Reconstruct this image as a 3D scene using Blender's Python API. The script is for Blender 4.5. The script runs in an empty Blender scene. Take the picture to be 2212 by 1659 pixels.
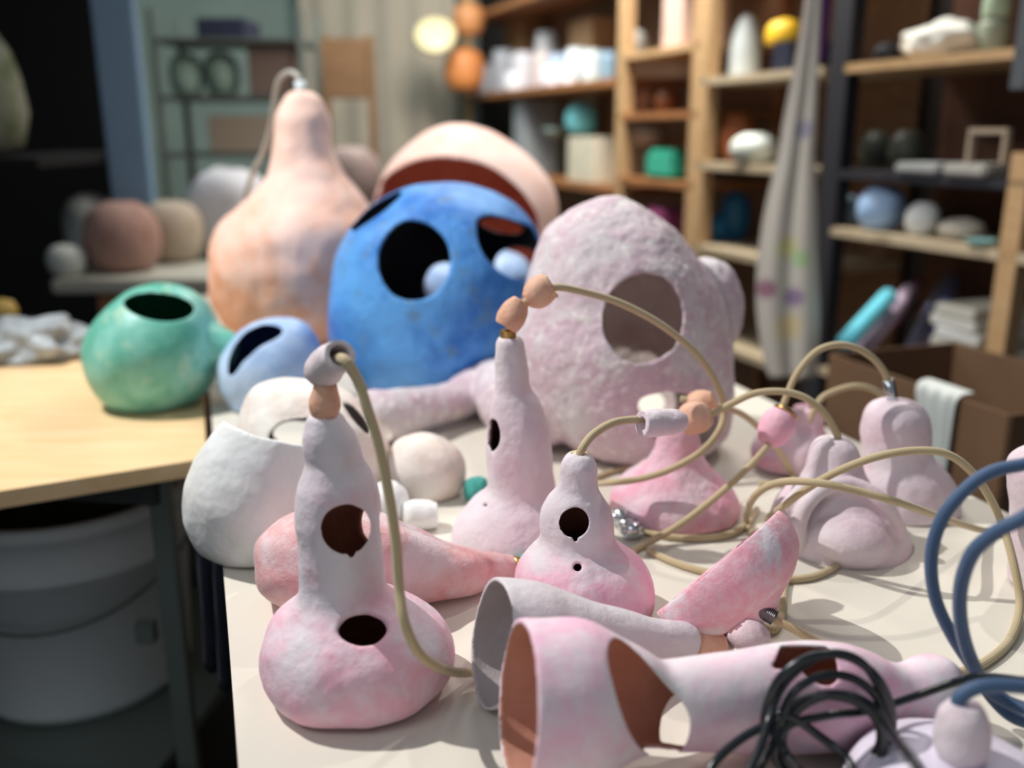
import bpy, bmesh, math, random, bisect
from math import sin, cos, pi, radians, sqrt, atan2
from mathutils import Vector, Matrix, noise
from mathutils.bvhtree import BVHTree

random.seed(7)
SC = bpy.context.scene
COL = SC.collection

# ------------------------------------------------------------------ camera
F = 2000.0                      # focal length in pixels of the 2212 x 1659 frame
CX, CY = 1106.0, 829.5
PITCH = math.atan(545.0 / F)
CAM = Vector((0, 0, 1.25))
TZ = 0.80                       # table top height
cam_d = bpy.data.cameras.new('camera')
cam_d.sensor_width = 36.0
cam_d.lens = F / 2212.0 * 36.0
cam_d.clip_start = 0.02
cam = bpy.data.objects.new('camera', cam_d)
COL.objects.link(cam)
cam.location = CAM
cam.rotation_euler = (pi / 2 - PITCH, 0, 0)
SC.camera = cam
cam_d.dof.use_dof = True
cam_d.dof.focus_distance = 0.84
cam_d.dof.aperture_fstop = 2.3

# ------------------------------------------------------------------ world, lights, exposure
w = bpy.data.worlds.new('room_light'); SC.world = w
w.use_nodes = True
bgn = w.node_tree.nodes['Background']
bgn.inputs[0].default_value = (0.80, 0.90, 1.0, 1)
bgn.inputs[1].default_value = 0.21
SC.view_settings.view_transform = 'Standard'
SC.view_settings.look = 'None'
SC.view_settings.gamma = 1.0
SC.view_settings.use_curve_mapping = False
SC.view_settings.exposure = 0.0


def spot(name, loc, tgt, power, size, radius, col):
    l = bpy.data.lights.new(name, 'SPOT')
    l.energy = power; l.spot_size = radians(size); l.spot_blend = 0.6
    l.shadow_soft_size = radius; l.color = col
    o = bpy.data.objects.new(name, l); COL.objects.link(o)
    o.location = loc
    o.rotation_euler = (Vector(tgt) - Vector(loc)).to_track_quat('-Z', 'Y').to_euler()
    return o


def area(name, loc, tgt, power, sx, sy, col):
    l = bpy.data.lights.new(name, 'AREA')
    l.shape = 'RECTANGLE'; l.size = sx; l.size_y = sy; l.energy = power; l.color = col
    o = bpy.data.objects.new(name, l); COL.objects.link(o)
    o.location = loc
    o.rotation_euler = (Vector(tgt) - Vector(loc)).to_track_quat('-Z', 'Y').to_euler()
    return o


spot('track_spot_left', (-1.50, 1.28, 2.95), (0.15, 1.1, 0.8), 270, 80, 0.014, (1.0, 0.97, 0.93))
spot('track_spot_right', (1.35, 2.3, 3.1), (-0.1, 1.2, 0.8), 62, 80, 0.03, (1.0, 0.95, 0.88))
area('fill_front', (-1.1, -0.3, 2.7), (-0.1, 1.0, 0.8), 7, 0.9, 0.5, (0.85, 0.93, 1.0))  # soft general fill added from the front left, not a real fixture
area('fill_back', (0.2, 3.6, 3.0), (1.2, 4.4, 1.2), 150, 2.0, 0.5, (1.0, 0.95, 0.88))  # added fill that brightens the shelf wall, no actual panel there
area('fill_far', (-1.0, 4.6, 2.9), (-1.1, 6.0, 1.2), 36, 1.6, 0.6, (0.85, 1.0, 0.97))  # added fill lifting the dark back-left alcove, no actual panel there

# ------------------------------------------------------------------ pixel rays to world points
_f = Vector((0, cos(PITCH), -sin(PITCH))); _u = Vector((0, sin(PITCH), cos(PITCH))); _r = Vector((1, 0, 0))


def ray(px, py):
    return _r * ((px - CX) / F) + _u * ((CY - py) / F) + _f


def P(px, py, Y):
    d = ray(px, py)
    return CAM + d * (Y / d.y)


def T(px, py, z=TZ):
    d = ray(px, py)
    return CAM + d * ((z - CAM.z) / d.z)


def dep(p):
    return (Vector(p) - CAM).dot(_f)


def lie(px, py, rpx, z=TZ):
    """centre and radius of a round section that rests on the table"""
    d = ray(px, py)
    t = (CAM.z - z) / (rpx / F - d.z)
    return CAM + d * t, rpx * t / F


# ------------------------------------------------------------------ materials
def newmat(name):
    m = bpy.data.materials.new(name); m.use_nodes = True
    nt = m.node_tree
    b = nt.nodes['Principled BSDF']
    return m, nt, b


def lin(c):
    def g(v):
        v = v / 255.0
        return v / 12.92 if v <= 0.04045 else ((v + 0.055) / 1.055) ** 2.4
    return (g(c[0]), g(c[1]), g(c[2]), 1)


def plain(name, c, rough=0.6, metal=0.0, bump=0.0, bscale=80, var=0.0, vscale=12, spec=None, trans=0.0):
    m, nt, b = newmat(name)
    b.inputs['Base Color'].default_value = lin(c)
    b.inputs['Roughness'].default_value = rough
    b.inputs['Metallic'].default_value = metal
    if spec is not None:
        b.inputs['Specular IOR Level'].default_value = spec
    if trans:
        b.inputs['Transmission Weight'].default_value = trans
    tc = nt.nodes.new('ShaderNodeTexCoord')
    if var > 0:
        n = nt.nodes.new('ShaderNodeTexNoise'); n.inputs['Scale'].default_value = vscale
        n.inputs['Detail'].default_value = 5
        nt.links.new(tc.outputs['Object'], n.inputs['Vector'])
        r = nt.nodes.new('ShaderNodeValToRGB')
        c0 = lin(c)
        r.color_ramp.elements[0].position = 0.3; r.color_ramp.elements[1].position = 0.7
        r.color_ramp.elements[0].color = (c0[0] * (1 - var), c0[1] * (1 - var), c0[2] * (1 - var), 1)
        r.color_ramp.elements[1].color = (min(1, c0[0] * (1 + var)), min(1, c0[1] * (1 + var)), min(1, c0[2] * (1 + var)), 1)
        nt.links.new(n.outputs['Fac'], r.inputs['Fac'])
        nt.links.new(r.outputs['Color'], b.inputs['Base Color'])
    if bump > 0:
        n2 = nt.nodes.new('ShaderNodeTexNoise'); n2.inputs['Scale'].default_value = bscale
        n2.inputs['Detail'].default_value = 6
        nt.links.new(tc.outputs['Object'], n2.inputs['Vector'])
        bp = nt.nodes.new('ShaderNodeBump'); bp.inputs['Strength'].default_value = bump
        bp.inputs['Distance'].default_value = 0.002
        nt.links.new(n2.outputs['Fac'], bp.inputs['Height'])
        nt.links.new(bp.outputs['Normal'], b.inputs['Normal'])
    return m


def clay(name, pale, tint, amt=0.5, scale=14, edge=0.12, bump=0.35, spots=None, zpink=None, rough=0.62, bscale=70, seed=0.0):
    """pale slip with soft brushed patches of tint; zpink=(z0,z1): tint fades out between those local heights"""
    m, nt, b = newmat(name)
    N = nt.nodes.new; L = nt.links.new
    tc = N('ShaderNodeTexCoord')
    mp = N('ShaderNodeMapping'); mp.inputs['Location'].default_value = (seed, seed * 1.7, seed * .6)
    L(tc.outputs['Object'], mp.inputs['Vector'])
    n = N('ShaderNodeTexNoise'); n.inputs['Scale'].default_value = scale; n.inputs['Detail'].default_value = 7
    n.inputs['Roughness'].default_value = 0.62; n.inputs['Distortion'].default_value = 0.6
    L(mp.outputs[0], n.inputs['Vector'])
    fac = n.outputs['Fac']
    if zpink:
        sx = N('ShaderNodeSeparateXYZ'); L(tc.outputs['Object'], sx.inputs[0])
        mr = N('ShaderNodeMapRange'); mr.inputs[1].default_value = zpink[0]; mr.inputs[2].default_value = zpink[1]
        mr.inputs[3].default_value = 0.16; mr.inputs[4].default_value = -0.22
        L(sx.outputs['Z'], mr.inputs[0])
        ad = N('ShaderNodeMath'); ad.operation = 'ADD'; L(fac, ad.inputs[0]); L(mr.outputs[0], ad.inputs[1])
        fac = ad.outputs[0]
    r = N('ShaderNodeValToRGB')
    mid = 1.0 - amt
    mid = 0.5 + (mid - 0.5) * 0.5
    edge *= 0.7
    r.color_ramp.elements[0].position = max(0, mid - edge); r.color_ramp.elements[1].position = min(1, mid + edge)
    r.color_ramp.elements[0].color = lin(pale); r.color_ramp.elements[1].color = lin(tint)
    L(fac, r.inputs['Fac'])
    colr = r.outputs['Color']
    nf = N('ShaderNodeTexNoise'); nf.inputs['Scale'].default_value = scale * 3.2; nf.inputs['Detail'].default_value = 9; nf.inputs['Roughness'].default_value = 0.7
    L(mp.outputs[0], nf.inputs['Vector'])
    rf = N('ShaderNodeValToRGB'); rf.color_ramp.elements[0].position = 0.42; rf.color_ramp.elements[1].position = 0.66
    L(nf.outputs['Fac'], rf.inputs['Fac'])
    mf = N('ShaderNodeMixRGB'); mf.inputs['Color2'].default_value = lin(tuple(min(244, v + 8) for v in pale))
    mfm = N('ShaderNodeMath'); mfm.operation = 'MULTIPLY'; mfm.inputs[1].default_value = 0.55
    L(rf.outputs['Color'], mfm.inputs[0]); L(mfm.outputs[0], mf.inputs['Fac']); L(colr, mf.inputs['Color1'])
    colr = mf.outputs['Color']
    if spots:
        n3 = N('ShaderNodeTexNoise'); n3.inputs['Scale'].default_value = scale * 4; n3.inputs['Detail'].default_value = 6
        L(mp.outputs[0], n3.inputs['Vector'])
        r3 = N('ShaderNodeValToRGB'); r3.color_ramp.elements[0].position = 0.56; r3.color_ramp.elements[1].position = 0.68
        L(n3.outputs['Fac'], r3.inputs['Fac'])
        mx = N('ShaderNodeMixRGB'); mx.inputs['Color2'].default_value = lin(spots)
        mm = N('ShaderNodeMath'); mm.operation = 'MULTIPLY'; mm.inputs[1].default_value = 0.7
        L(r3.outputs['Color'], mm.inputs[0]); L(mm.outputs[0], mx.inputs['Fac']); L(colr, mx.inputs['Color1'])
        colr = mx.outputs['Color']
    L(colr, b.inputs['Base Color'])
    b.inputs['Roughness'].default_value = rough
    b.inputs['Specular IOR Level'].default_value = 0.3
    n2 = N('ShaderNodeTexNoise'); n2.inputs['Scale'].default_value = bscale; n2.inputs['Detail'].default_value = 8
    n2.inputs['Roughness'].default_value = 0.6
    L(tc.outputs['Object'], n2.inputs['Vector'])
    bp = N('ShaderNodeBump'); bp.inputs['Strength'].default_value = min(1.0, bump * 1.5); bp.inputs['Distance'].default_value = 0.004
    L(n2.outputs['Fac'], bp.inputs['Height']); L(bp.outputs['Normal'], b.inputs['Normal'])
    return m


def braid(name, c1, c2, turns=14, pitch=520, rough=0.7):
    """woven textile sleeve: two crossing sets of threads from the tube's own u (around) and v (metres along)"""
    m, nt, b = newmat(name)
    N = nt.nodes.new; L = nt.links.new
    uv = N('ShaderNodeUVMap'); uv.uv_map = 'UVMap'
    sp = N('ShaderNodeSeparateXYZ'); L(uv.outputs[0], sp.inputs[0])

    def M(op, a, bb):
        q = N('ShaderNodeMath'); q.operation = op
        for i, s in enumerate((a, bb)):
            if s is None: continue
            if isinstance(s, (int, float)): q.inputs[i].default_value = s
            else: L(s, q.inputs[i])
        return q.outputs[0]
    au = M('MULTIPLY', sp.outputs['X'], 2 * pi * turns / 2)
    av = M('MULTIPLY', sp.outputs['Y'], 2 * pi * pitch / 2)
    s1 = M('SINE', M('ADD', au, av), None)
    s2 = M('SINE', M('SUBTRACT', au, av), None)
    pr = M('MULTIPLY', s1, s2)
    hv = M('ADD', M('MULTIPLY', pr, 0.5), 0.5)
    r = N('ShaderNodeMixRGB'); r.inputs['Color1'].default_value = lin(c1); r.inputs['Color2'].default_value = lin(c2)
    L(hv, r.inputs['Fac']); L(r.outputs[0], b.inputs['Base Color'])
    bp = N('ShaderNodeBump'); bp.inputs['Strength'].default_value = 0.5; bp.inputs['Distance'].default_value = 0.0006
    L(hv, bp.inputs['Height']); L(bp.outputs['Normal'], b.inputs['Normal'])
    b.inputs['Roughness'].default_value = rough
    b.inputs['Sheen Weight'].default_value = 0.3
    return m


def wood(name, c1, c2, scale=6, axis=(1, 12, 12), rough=0.5, rot=0.0):
    m, nt, b = newmat(name)
    N = nt.nodes.new; L = nt.links.new
    tc = N('ShaderNodeTexCoord'); mp = N('ShaderNodeMapping'); mp.inputs['Scale'].default_value = axis
    mp.inputs['Rotation'].default_value = (0, 0, rot)
    L(tc.outputs['Object'], mp.inputs['Vector'])
    n = N('ShaderNodeTexNoise'); n.inputs['Scale'].default_value = scale; n.inputs['Detail'].default_value = 6
    n.inputs['Distortion'].default_value = 0.8
    L(mp.outputs[0], n.inputs['Vector'])
    r = N('ShaderNodeValToRGB'); r.color_ramp.elements[0].position = 0.3; r.color_ramp.elements[1].position = 0.7
    r.color_ramp.elements[0].color = lin(c1); r.color_ramp.elements[1].color = lin(c2)
    L(n.outputs['Fac'], r.inputs['Fac']); L(r.outputs[0], b.inputs['Base Color'])
    b.inputs['Roughness'].default_value = rough
    return m


LAV = (226, 217, 224); PNK = (240, 186, 204)
M_A = clay('slip_pink_bottle', LAV, (238, 184, 202), 0.52, 16, 0.16, zpink=(0.02, 0.20), bump=0.3, seed=1)
M_B = clay('slip_pink_base', (224, 214, 220), (238, 180, 202), 0.50, 14, 0.12, zpink=(0.045, 0.085), seed=2)
M_C = clay('slip_lavender', (224, 215, 220), (226, 200, 212), 0.5, 12, 0.2, seed=3)
M_EGG = clay('rough_lavender_slip', (214, 206, 210), (208, 182, 194), 0.55, 16, 0.10, bump=0.9, spots=(240, 236, 232), bscale=45, seed=4)
M_R = clay('rough_pink_slip', (224, 200, 210), (234, 166, 188), 0.60, 16, 0.14, bump=0.5, seed=5)
M_Q = clay('brushed_pink_slip', (232, 222, 228), (238, 172, 188), 0.62, 18, 0.07, seed=6)
M_P = clay('soft_pink_slip', (232, 226, 230), (244, 190, 214), 0.55, 12, 0.14, bump=0.15, seed=7)
M_N = clay('grey_lavender_slip', (220, 216, 220), (222, 208, 214), 0.45, 12, 0.2, seed=8)
M_M = clay('rose_peach_slip', (228, 208, 212), (226, 162, 162), 0.55, 14, 0.14, bump=0.4, seed=9)
M_WH = clay('white_slip', (238, 241, 242), (232, 233, 230), 0.4, 10, 0.2, bump=0.12, rough=0.42, seed=10)
M_OFF = clay('bone_slip', (234, 230, 224), (228, 206, 194), 0.42, 9, 0.15, bump=0.2, seed=11)
M_PCH = clay('peach_clay', (232, 186, 160), (224, 168, 140), 0.5, 30, 0.2, bump=0.4, seed=12)
M_PKB = clay('bright_pink_slip', (238, 190, 206), (242, 168, 192), 0.5, 30, 0.2, bump=0.2, seed=13)
M_INB = clay('raw_brown_clay', (176, 120, 98), (160, 100, 80), 0.5, 20, 0.2, bump=0.3, seed=14)
M_IND = plain('raw_dark_clay', (120, 84, 80), 0.8)
M_INE = clay('raw_mauve_clay', (214, 194, 190), (232, 222, 216), 0.5, 18, 0.1, bump=0.9, seed=15)
M_ING = clay('raw_grey_clay', (196, 186, 186), (186, 174, 176), 0.5, 12, 0.2, bump=0.2, seed=16)
M_INP = clay('raw_pinkish_clay', (200, 148, 128), (184, 126, 106), 0.5, 9, 0.2, bump=0.2, seed=16)
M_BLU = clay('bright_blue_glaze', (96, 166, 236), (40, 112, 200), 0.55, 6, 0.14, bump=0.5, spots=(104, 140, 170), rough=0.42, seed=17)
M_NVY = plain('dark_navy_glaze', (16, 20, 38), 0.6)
M_LBL = clay('light_blue_glaze', (184, 208, 240), (150, 184, 230), 0.5, 8, 0.15, bump=0.15, rough=0.4, seed=18)
M_NV2 = plain('navy_glaze', (34, 58, 112), 0.5)
M_GRN = clay('sea_green_glaze', (134, 200, 188), (92, 172, 152), 0.6, 7, 0.1, bump=0.15, spots=(176, 210, 186), rough=0.3, seed=19)
M_DGR = clay('deep_green_glaze', (36, 140, 112), (22, 112, 88), 0.5, 20, 0.2, bump=0.2, rough=0.35, seed=20)
M_PEA = clay('peach_coral_glaze', (244, 206, 192), (232, 168, 134), 0.55, 7, 0.15, bump=0.3, zpink=(0.05, 0.42), seed=21)
M_COR = clay('coral_pink_glaze', (248, 216, 206), (242, 194, 178), 0.5, 6, 0.2, bump=0.1, seed=22)
M_TER = clay('terracotta_inside', (196, 110, 84), (180, 90, 64), 0.5, 6, 0.2, bump=0.1, seed=23)
M_TEA = clay('teal_glaze', (80, 176, 166), (56, 142, 136), 0.5, 30, 0.2, bump=0.3, seed=24)
M_CRD = braid('beige_braid', (178, 158, 122), (208, 190, 150))
M_CRB = braid('blue_braid', (38, 64, 98), (74, 108, 148), rough=0.55)
M_BLK = plain('black_rubber', (22, 28, 34), 0.28, spec=0.6)
M_GRYC = plain('grey_cable', (170, 168, 162), 0.5)
M_BRS = plain('brass', (196, 160, 96), 0.28, 1.0)
M_STL = plain('zinc_steel', (200, 206, 210), 0.22, 1.0)
M_STD = plain('ribbed_steel', (120, 120, 122), 0.3, 1.0)


# ------------------------------------------------------------------ mesh tools
def catmull(pts, sub=6, closed=False):
    """pts: list of tuples of floats of any length"""
    n = len(pts)
    out = []
    rng = n if closed else n - 1
    for i in range(rng):
        p0 = pts[(i - 1) % n] if (closed or i > 0) else pts[0]
        p1 = pts[i]; p2 = pts[(i + 1) % n]
        p3 = pts[(i + 2) % n] if (closed or i + 2 < n) else pts[n - 1]
        for k in range(sub):
            t = k / sub
            out.append(tuple(0.5 * (2 * b + (c - a) * t + (2 * a - 5 * b + 4 * c - d) * t * t + (3 * b - a - 3 * c + d) * t ** 3)
                             for a, b, c, d in zip(p0, p1, p2, p3)))
    if not closed:
        out.append(tuple(pts[-1]))
    return out


def rings_bm(rings, cap=True):
    bm = bmesh.new()
    vv = [[bm.verts.new(p) for p in r] for r in rings]
    n = len(rings[0])
    for a, b in zip(vv[:-1], vv[1:]):
        for i in range(n):
            bm.faces.new((a[i], a[(i + 1) % n], b[(i + 1) % n], b[i]))
    if cap:
        bm.faces.new(list(reversed(vv[0]))); bm.faces.new(vv[-1])
    bmesh.ops.recalc_face_normals(bm, faces=bm.faces)
    return bm


def frames(pts):
    """parallel transport frames along points"""
    t = []
    for i in range(len(pts)):
        a = pts[max(0, i - 1)]; b = pts[min(len(pts) - 1, i + 1)]
        d = (b - a)
        t.append(d.normalized() if d.length > 1e-9 else (t[-1] if t else Vector((0, 0, 1))))
    up = Vector((0, 0, 1)) if abs(t[0].z) < 0.9 else Vector((1, 0, 0))
    x = t[0].cross(up).normalized(); out = []
    for i, d in enumerate(t):
        x = (x - d * x.dot(d))
        x.normalize()
        out.append((x, d.cross(x)))
    return out, t


def sweep_rings(pr, n=48, sub=5, flat=False, wob=0.0, seed=0.0, sq=1.0):
    """pr: list of (point, radius). flat: every ring horizontal"""
    s = catmull([(p[0], p[1], p[2], r) for p, r in pr], sub)
    pts = [Vector(q[:3]) for q in s]; rad = [max(0.0006, q[3]) for q in s]
    rings = []
    if not flat:
        fr, _ = frames(pts)
    for i, (p, r) in enumerate(zip(pts, rad)):
        ax, ay = (Vector((1, 0, 0)), Vector((0, 1, 0))) if flat else fr[i]
        ring = []
        for k in range(n):
            a = 2 * pi * k / n
            rr = r
            if wob:
                rr *= 1 + wob * noise.noise(Vector((cos(a) * 1.3 + seed, sin(a) * 1.3, (p.z + p.x) * 9)))
            ring.append(p + ax * (cos(a) * rr * sq) + ay * (sin(a) * rr))
        rings.append(ring)
    return rings, pts, rad


def tmpobj(bm):
    me = bpy.data.meshes.new('tmp'); bm.to_mesh(me); bm.free()
    o = bpy.data.objects.new('tmp', me); COL.objects.link(o)
    return o


def carve(outer, cutters=(), voxel=0.002, smooth=3, lumps=((0.001, 20),), seed=0.0, cav=()):
    """outer minus cutters, voxel-fused, smoothed and finger-dented -> mesh; cav: which cutters are the cavity (second material)"""
    if cav:
        t_out = BVHTree.FromBMesh(outer); t_in = [BVHTree.FromBMesh(cutters[i]) for i in cav]
    o = tmpobj(outer); cs = []
    for c in cutters:
        co = tmpobj(c); cs.append(co)
        m = o.modifiers.new('b', 'BOOLEAN'); m.operation = 'DIFFERENCE'; m.object = co; m.solver = 'EXACT'
    if voxel:
        m = o.modifiers.new('r', 'REMESH'); m.mode = 'VOXEL'; m.voxel_size = voxel; m.use_smooth_shade = True
    if smooth:
        m = o.modifiers.new('s', 'SMOOTH'); m.iterations = smooth; m.factor = 0.5
    bpy.context.view_layer.update()
    dg = bpy.context.evaluated_depsgraph_get()
    me = bpy.data.meshes.new_from_object(o.evaluated_get(dg))
    for q in [o] + cs:
        d = q.data; bpy.data.objects.remove(q); bpy.data.meshes.remove(d)
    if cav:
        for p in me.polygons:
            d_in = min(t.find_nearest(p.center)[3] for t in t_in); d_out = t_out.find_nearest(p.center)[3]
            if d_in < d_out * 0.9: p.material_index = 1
    off = Vector((seed * 3.1, seed * 1.7, seed))
    if lumps:
        nrm = [v.normal.copy() for v in me.vertices]
        for v, nn in zip(me.vertices, nrm):
            d = 0.0
            for amp, fr in lumps:
                d += amp * noise.noise(v.co * fr + off)
            v.co += nn * d
    me.update()
    for p in me.polygons:
        p.use_smooth = True
    return me


def tomesh(bm, smooth=True):
    me = bpy.data.meshes.new('m'); bm.to_mesh(me); bm.free()
    for p in me.polygons:
        p.use_smooth = smooth
    return me


def polycut(poly, Y0, Y1, sub=4):
    """prism through a pixel outline between two depths"""
    s = catmull(poly, sub, closed=True) if sub > 1 else poly
    a = [P(x, y, Y0) for x, y in s]; b = [P(x, y, Y1) for x, y in s]
    return rings_bm([a, b])


def straight(p0, p1, x0, x1, rows):
    """sections along the straight axis p0 -> p1; rows (px, radius px), px measured from x0 to x1"""
    out = []
    for px, r in rows:
        p = p0.lerp(p1, (px - x0) / (x1 - x0))
        out.append((p, r * dep(p) / F))
    return out


def ell(cx, cy, rx, ry, ang=0.0, n=18, wob=0.05, seed=0):
    out = []
    for i in range(n):
        a = 2 * pi * i / n
        k = 1 + wob * noise.noise(Vector((cos(a) * 1.4 + seed, sin(a) * 1.4, seed)))
        x = rx * cos(a) * k; y = ry * sin(a) * k
        out.append((cx + x * cos(ang) - y * sin(ang), cy + x * sin(ang) + y * cos(ang)))
    return out


# ------------------------------------------------------------------ object tools
def empty(name, loc, label, cat, group=None):
    o = bpy.data.objects.new(name, None); COL.objects.link(o)
    o.location = loc; o.empty_display_size = 0.02
    o['label'] = label; o['category'] = cat
    if group: o['group'] = group
    return o


def put(name, me, mats, parent=None, label=None, cat=None, group=None, kind=None, root=None):
    """me is in world coordinates; moved into the frame of its thing"""
    if isinstance(me, bmesh.types.BMesh): me = tomesh(me)
    if not isinstance(mats, (list, tuple)): mats = [mats]
    for m in mats:
        me.materials.append(m)
    o = bpy.data.objects.new(name, me); COL.objects.link(o)
    if parent:
        r = parent
        off = r.location.copy()
        while r.parent:
            r = r.parent; off += r.location
        me.transform(Matrix.Translation(-off)); o.parent = parent
    else:
        xs = [v.co.x for v in me.vertices]; ys = [v.co.y for v in me.vertices]; zs = [v.co.z for v in me.vertices]
        org = Vector(((min(xs) + max(xs)) / 2, (min(ys) + max(ys)) / 2, min(zs)))
        me.transform(Matrix.Translation(-org)); o.location = org
    if label: o['label'] = label
    if cat: o['category'] = cat
    if group: o['group'] = group
    if kind: o['kind'] = kind
    me.name = name
    return o


def prof(Yc, rows, z0=TZ, dy=None):
    """rows bottom to top (py, cx, half width px) -> [(centre, radius)] on the plane y = Yc; first row sits at z0"""
    out = []
    for i, (py, cx, hw) in enumerate(rows):
        p = P(cx, py, Yc)
        r = hw * dep(p) / F
        if i == 0 and z0 is not None:
            p.z = z0
        if dy: p.y += dy[i]
        out.append((p, r))
    return out


def offset(pr, t, cut0=True, cut1=True):
    """inner cavity of a stacked profile, moved in by t along the wall's own normal"""
    s = [(Vector(q[:3]), q[3]) for q in catmull([(p.x, p.y, p.z, r) for p, r in pr], 4)]
    out = []
    for i, (p, r) in enumerate(s):
        a = s[max(0, i - 1)]; b = s[min(len(s) - 1, i + 1)]
        dz = b[0].z - a[0].z; dr = b[1] - a[1]; ln = sqrt(dz * dz + dr * dr) or 1e-6
        r2 = r - t * max(dz, 0) / ln - t * .25; z2 = p.z + t * dr / ln
        if cut0 and z2 < s[0][0].z + t: z2 = s[0][0].z + t
        if cut1 and z2 > s[-1][0].z - t: z2 = s[-1][0].z - t
        if r2 < .0022: continue
        if out and z2 <= out[-1][0].z + .0004: 
            if r2 > out[-1][1] and len(out) < 3: out[-1] = (Vector((p.x, p.y, out[-1][0].z)), r2)
            continue
        out.append((Vector((p.x, p.y, z2)), r2))
    return out


def upright(name, parent, Yc, rows, mats, wall=None, cuts=(), voxel=0.0016, lumps=((0.0024, 16), (0.0013, 42), (0.0003, 130)), seed=1.0,
            open_top=False, wob=0.06, z0=TZ, smooth=4, n=56, **kw):
    pr = prof(Yc, rows, z0)
    rr, pts, rad = sweep_rings(pr, n=n, flat=True, wob=wob, seed=seed)
    outer = rings_bm(rr)
    cs = []
    if wall:
        ipr = offset(pr, wall, True, not open_top)
        if open_top:
            ipr.append((ipr[-1][0] + Vector((0, 0, .01)), ipr[-1][1]))
        ir, _, _ = sweep_rings(ipr, n=n, flat=True, wob=wob, seed=seed)
        cs.append(rings_bm(ir))
    for c in cuts:
        cs.append(polycut(*c) if isinstance(c, tuple) else c)
    me = carve(outer, cs, voxel, smooth, lumps, seed, cav=(0,) if wall else ())
    zm = min(v.co.z for v in me.vertices)
    if z0 is not None:
        me.transform(Matrix.Translation((0, 0, z0 - zm + 0.0002)))
    return put(name, me, mats, parent, **kw)


def tube_mesh(pts, r, n=12, radf=None):
    fr, _ = frames(pts)
    bm = bmesh.new(); uvl = bm.loops.layers.uv.new('UVMap')
    rows = []; L = [0.0]
    for i in range(1, len(pts)):
        L.append(L[-1] + (pts[i] - pts[i - 1]).length)
    for i, p in enumerate(pts):
        rr = r * (radf(i / (len(pts) - 1)) if radf else 1)
        rows.append([bm.verts.new(p + fr[i][0] * cos(2 * pi * k / n) * rr + fr[i][1] * sin(2 * pi * k / n) * rr) for k in range(n)])
    for i in range(len(rows) - 1):
        for k in range(n):
            k2 = (k + 1) % n
            f = bm.faces.new((rows[i][k], rows[i][k2], rows[i + 1][k2], rows[i + 1][k]))
            for lp, uv in zip(f.loops, ((k / n, L[i]), ((k + 1) / n, L[i]), ((k + 1) / n, L[i + 1]), (k / n, L[i + 1]))):
                lp[uvl].uv = uv
    bm.faces.new(list(reversed(rows[0]))); bm.faces.new(rows[-1])
    return tomesh(bm)


def path(spec, r, base=TZ, sub=10):
    """spec: (px,py,Y) with Y a depth in metres, 't' = resting on the table, None = interpolated"""
    n = len(spec); Ys = []
    for px, py, y in spec:
        if y == 't': Ys.append(T(px, py, base + r).y)
        else: Ys.append(y)
    for i in range(n):
        if Ys[i] is None:
            a = max(j for j in range(i) if Ys[j] is not None); b = min(j for j in range(i + 1, n) if Ys[j] is not None)
            Ys[i] = Ys[a] + (Ys[b] - Ys[a]) * (i - a) / (b - a)
    pts = [P(px, py, Ys[i]) for i, (px, py, _) in enumerate(spec)]
    for p in pts: p.z = max(p.z, base + r)
    s = [Vector(q) for q in catmull([tuple(p) for p in pts], sub)]
    for p in s: p.z = max(p.z, base + r)
    return s


def cord(name, spec, r=0.0040, mat=None, parent=None, base=TZ, **kw):
    return put(name, tube_mesh(path(spec, r, base), r), mat or M_CRD, parent, **kw)


def bead(name, a, b, prof_r, mat, parent, bore=0.0, voxel=0.0009, seed=0.0, lumps=((0.0012, 55), (0.0004, 150)), **kw):
    """clay bead between points a and b; prof_r radii in metres at even steps"""
    a = Vector(a); b = Vector(b); n = len(prof_r)
    d = (b - a)
    pr = [(a + d * (i / (n - 1)), r) for i, r in enumerate(prof_r)]
    rr, _, _ = sweep_rings(pr, n=36, sub=4)
    cs = []
    if bore:
        e = d.normalized() * 0.01
        cs.append(rings_bm(sweep_rings([(a - e, bore), (b + e, bore)], n=24, sub=2)[0]))
    me = carve(rings_bm(rr), cs, voxel, 2, lumps, seed)
    return put(name, me, mat, parent, **kw)


def ring_bm(c, ax, R, r, n=28, m=8, flatz=1.0):
    ax = Vector(ax).normalized(); x = ax.orthogonal().normalized(); y = ax.cross(x)
    rings = []
    for i in range(n):
        a = 2 * pi * i / n
        o = x * cos(a) + y * sin(a)
        rings.append([Vector(c) + o * (R + r * cos(2 * pi * k / m)) + ax * (r * flatz * sin(2 * pi * k / m)) for k in range(m)])
    bm = rings_bm(rings + [rings[0]], cap=False)
    bmesh.ops.remove_doubles(bm, verts=bm.verts, dist=1e-6)
    bmesh.ops.recalc_face_normals(bm, faces=bm.faces)
    return bm


def sleeve_bm(a, b, R, t=0.0008, n=28, ribs=0):
    a = Vector(a); b = Vector(b); d = (b - a).normalized()
    steps = max(1, ribs * 4)
    ro = [(a + (b - a) * (i / steps), R * (1 + (0.05 * sin(2 * pi * i / 4) if ribs else 0))) for i in range(steps + 1)]
    x = d.orthogonal().normalized(); y = d.cross(x)
    seq = ro + [(b, R - t), (a, R - t)]
    rings = [[p + x * cos(2 * pi * k / n) * r + y * sin(2 * pi * k / n) * r for k in range(n)] for p, r in seq]
    bm = rings_bm(rings + [rings[0]], cap=False)
    bmesh.ops.remove_doubles(bm, verts=bm.verts, dist=1e-7)
    bmesh.ops.recalc_face_normals(bm, faces=bm.faces)
    return bm


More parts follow.
